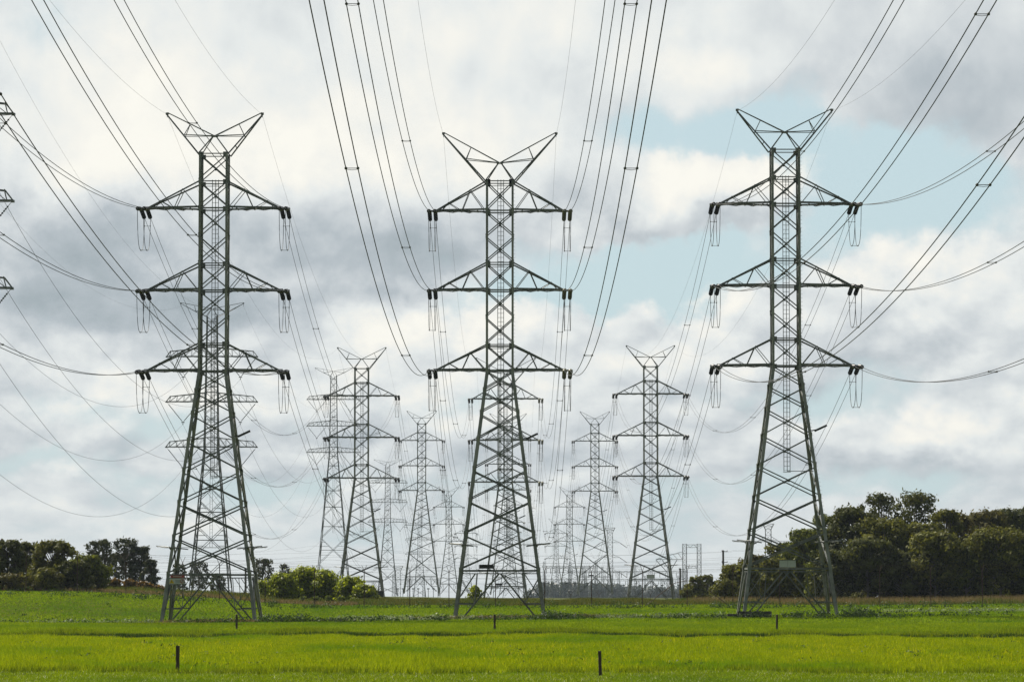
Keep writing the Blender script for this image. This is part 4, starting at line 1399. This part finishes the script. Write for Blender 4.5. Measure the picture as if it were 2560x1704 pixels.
def grass_all():
    rng = np.random.default_rng(11)
    edge1 = lambda X: 172 + 1.6 * np.sin(X * .21) + 1.4 * np.sin(X * .63 + 1) + .9 * np.sin(X * 1.7) + .6 * np.sin(X * 4.1 + 2)
    edge2 = lambda X: 268 + 0.22 * (-X) * (X < 0) * .5 + 2.2 * np.sin(X * .09 + .5) + 1.5 * np.sin(X * .33) + 1.3 * np.sin(X * .9 + 1) + 1.2 * np.sin(X * 2.3)
    P = wedge(rng, 60000, 136, 175)
    P = P[P[:, 1] < edge1(P[:, 0]) + .5]
    blades('short_grass', P, .12, .014, 5, 'grass2', rng, .22, .5, 'short pale grass along the bottom edge of the view')
    P = wedge(rng, 150000, 170, 276)
    P = P[(P[:, 1] > edge1(P[:, 0])) & (P[:, 1] < edge2(P[:, 0]) - 4)]
    P[:, 1] += rng.normal(size=len(P)) * .8
    hf = .34 + .07 * np.sin(P[:, 0] * .31 + P[:, 1] * .05) + .05 * np.sin(P[:, 0] * 1.1 - P[:, 1] * .13)
    blades('field_grass', P, hf, .019, 5, 'grass', rng, .2, .3, 'bright yellow-green standing grass of the front field')
    P = wedge(rng, 90000, 262, 345)
    P = P[(P[:, 1] > edge2(P[:, 0])) & (P[:, 1] < 340)]
    e = P[:, 1] - edge2(P[:, 0])
    Q = P[(e < 16 + 8 * np.sin(P[:, 0] * .2)) & (rng.random(len(P)) < .8 - e * .03)]
    blades('shade_toned_grass', Q, .46 + .2 * np.sin(Q[:, 0] * .5) * np.sin(Q[:, 0] * .17 + 1), .036, 5, 'shadegrass', rng, .25, .3, 'taller grass with front shade put into its colour, between the two fields')
    P = P[e > 6]
    blades('middle_grass', P, .32, .036, 4, 'grass2', rng, .25, .3, 'medium green grass between the front field and the pylon feet')
    P = wedge(rng, 90000, 335, 470)
    blades('rise_grass', P, .19, .045, 5, 'hillgrass', rng, .3, .4, 'green grass sloping up behind the pylon feet to the fence')
    P = wedge(rng, 2600, 176, 262)
    blades('flowering_stems', P, .40, .016, 3, 'flower', rng, .12, .3, 'yellow flowering stems scattered through the front field')
    P = np.concatenate([wedge(rng, 2600, 138, 174), wedge(rng, 2200, 175, 262), wedge(rng, 900, 300, 440)])
    blades('glint_flecks', P, .17, .012, 3, 'glint', rng, .10, .6, 'pale blades standing in for sun glints scattered in the grass')
    # tufts coloured dark to stand for the shade along both field edges
    X = rng.uniform(-28, 28, 3600); P = np.column_stack([X, edge1(X) + rng.normal(size=len(X)) * .8 - .3])
    P = P[rng.random(len(P)) < .35 + .65 * (np.sin(P[:, 0] * .9) * np.sin(P[:, 0] * .37 + 1) > -.1)]
    P = P[::2]
    blades('edge_shade_tufts', P, .36, .022, 6, 'shadegrass', rng, .14, .35, 'tufts coloured dark for the shade on the front edge of the standing grass')
    X = rng.uniform(-46, 46, 4200); P = np.column_stack([X, edge2(X) + rng.normal(size=len(X)) * .8])
    P = P[rng.random(len(P)) < .3 + .7 * (np.sin(P[:, 0] * .6) * np.sin(P[:, 0] * .23 + 2) > 0)]
    blades('ditch_shade_tufts', P, .42, .04, 6, 'weed', rng, .2, .35, 'tufts coloured dark for the shade along the line between the two fields')  # dark weed colour doubles as the shade of the ditch
    # weeds: clumps of broad leaves
    def weeds(name, leaf, clumps, size, label):
        C = [np.array([x, y, tz(x, y) + r * .35]) for x, y, r in clumps]
        V, rn = leaf_cloud(C, [c[2] for c in clumps], rng, size, 95 * (.12 / size) ** 1.3, .75, 1.5)
        o = link_mesh(name, np_mesh(name, V, 4, M[leaf], rn))
        tag(o, label, 'weeds', kind='stuff')
    cl = []
    for i in range(700):
        x = rng.uniform(-62, 62)
        y = 372 + rng.normal() * 4 + 4 * math.sin(x * .15)
        if rng.random() < .35 + .65 * (math.sin(x * .33) + math.sin(x * .13 + 2) > .1):
            cl.append((x, y, rng.uniform(.25, .55)))
    for a, b_, nn, rlo, rhi in ((-35, -27.5, 26, .3, .6), (-26, -20.5, 34, .4, .8), (-20, -12, 26, .3, .6), (-4.2, 2.8, 34, .3, .55), (3.4, 7.4, 34, .45, .85), (-10.5, -6.5, 16, .3, .6),
                                 (28, 32.4, 26, .35, .7), (33.6, 37, 22, .5, .95), (24.5, 26, 8, .4, .7), (14, 23, 16, .3, .55), (-48, -38, 20, .3, .6)):
        for k in range(nn): cl.append((rng.uniform(a, b_), 371 + rng.normal() * 2.2, 1.22 * rng.uniform(rlo, rhi)))
    for i in range(240):
        cl.append((rng.uniform(-66, 66), 449 + rng.normal() * 3.0, rng.uniform(.4, .95)))
    for i in range(120):
        x = rng.uniform(-66, -24); cl.append((x, rng.uniform(395, 452), rng.uniform(.15, .4)))
    for i in range(50):
        x = rng.uniform(36, 68); cl.append((x, rng.uniform(392, 445), rng.uniform(.2, .5)))
    weeds('broad_weeds', 'weed', cl, .14, 'dark green leafy weeds around the pylon feet and below the fence')
    cl = []
    for a, b_, yy, nn in ((-66, -36, 366, 90), (-19, -4, 388, 110), (9, 27, 380, 100), (40, 62, 416, 150), (-19, -8, 377, 50)):
        for i in range(int(nn * 1.7)): cl.append((rng.uniform(a, b_), yy + rng.normal() * 5, rng.uniform(.2, .55)))
    weeds('pale_weeds', 'paleweed', cl, .12, 'pale whitish leafed weeds in patches between the pylon feet')
    cl = []
    for i in range(110):
        P = wedge(rng, 1, 178, 262)[0]
        for k in range(6): cl.append((P[0] + rng.normal() * .9, P[1] + rng.normal() * 1.6, rng.uniform(.13, .32)))
    weeds('field_weeds', 'weed', cl, .09, 'scattered dark weed patches in the front field')
    # seeding grass round the feet, dry grass on the crest
    X = np.concatenate([rng.normal(-30, 4.5, 900), rng.normal(-2, 5, 1500), rng.normal(6, 3, 400)]); Yv = np.concatenate([rng.normal(377, 2.5, 900), rng.normal(392, 3, 1500), rng.normal(388, 2, 400)])
    blades('seeding_grass', np.column_stack([X, Yv]), .42, .03, 4, 'seed', rng, .25, .28, 'pinkish seeding grass standing around the pylon feet')
    P = wedge(rng, 60000, 466, 530, 1.2)
    P = P[(P[:, 0] > -24 + 6 * np.sin(P[:, 1] * .2)) | (rng.random(len(P)) < .25) & (P[:, 1] > 474)]
    blades('dry_grass', P, .62 + .2 * np.sin(P[:, 0] * .23) * np.sin(P[:, 0] * .61 + 1), .05, 4, 'dry', rng, .3, .25, 'brownish dry grass along the crest behind the fence')
    X = np.concatenate([rng.uniform(-78, -20, 2600), rng.uniform(24, 82, 2600)]); P = np.column_stack([X, np.where(X < 0, rng.uniform(462, 468, len(X)), rng.uniform(468, 488, len(X)))])
    blades('tall_dry_grass', P, np.where(P[:, 0] < 0, .6, 1.05), .05, 4, 'seed', rng, .3, .2, 'taller pinkish grass heads before the dark trees')
    P = wedge(rng, 16000, 530, 760, 1.1)
    blades('rough_grass', P, .6, .09, 4, 'dry', rng, .5, .3, 'rough grass falling away beyond the crest')
grass_all()

# ---------------------------------------------------------------- haze
def build_haze():
    x, y0, y1, z0, z1 = 4100, -80, 7100, -52, 96
    b = MB(); b.box((0, (y0 + y1) / 2, (z0 + z1) / 2), (x, (y1 - y0) / 2, (z1 - z0) / 2))
    m, k, out = mat('haze')
    v = k.new('ShaderNodeVolumePrincipled')
    v.inputs['Color'].default_value = rgb(.74, .87, 1.0)
    v.inputs['Density'].default_value = 0.000045
    v.inputs['Anisotropy'].default_value = 0.0
    k.l.new(v.outputs[0], out.inputs['Volume'])
    o = b.build('haze', m)
    tag(o, kind='stuff')
build_haze()
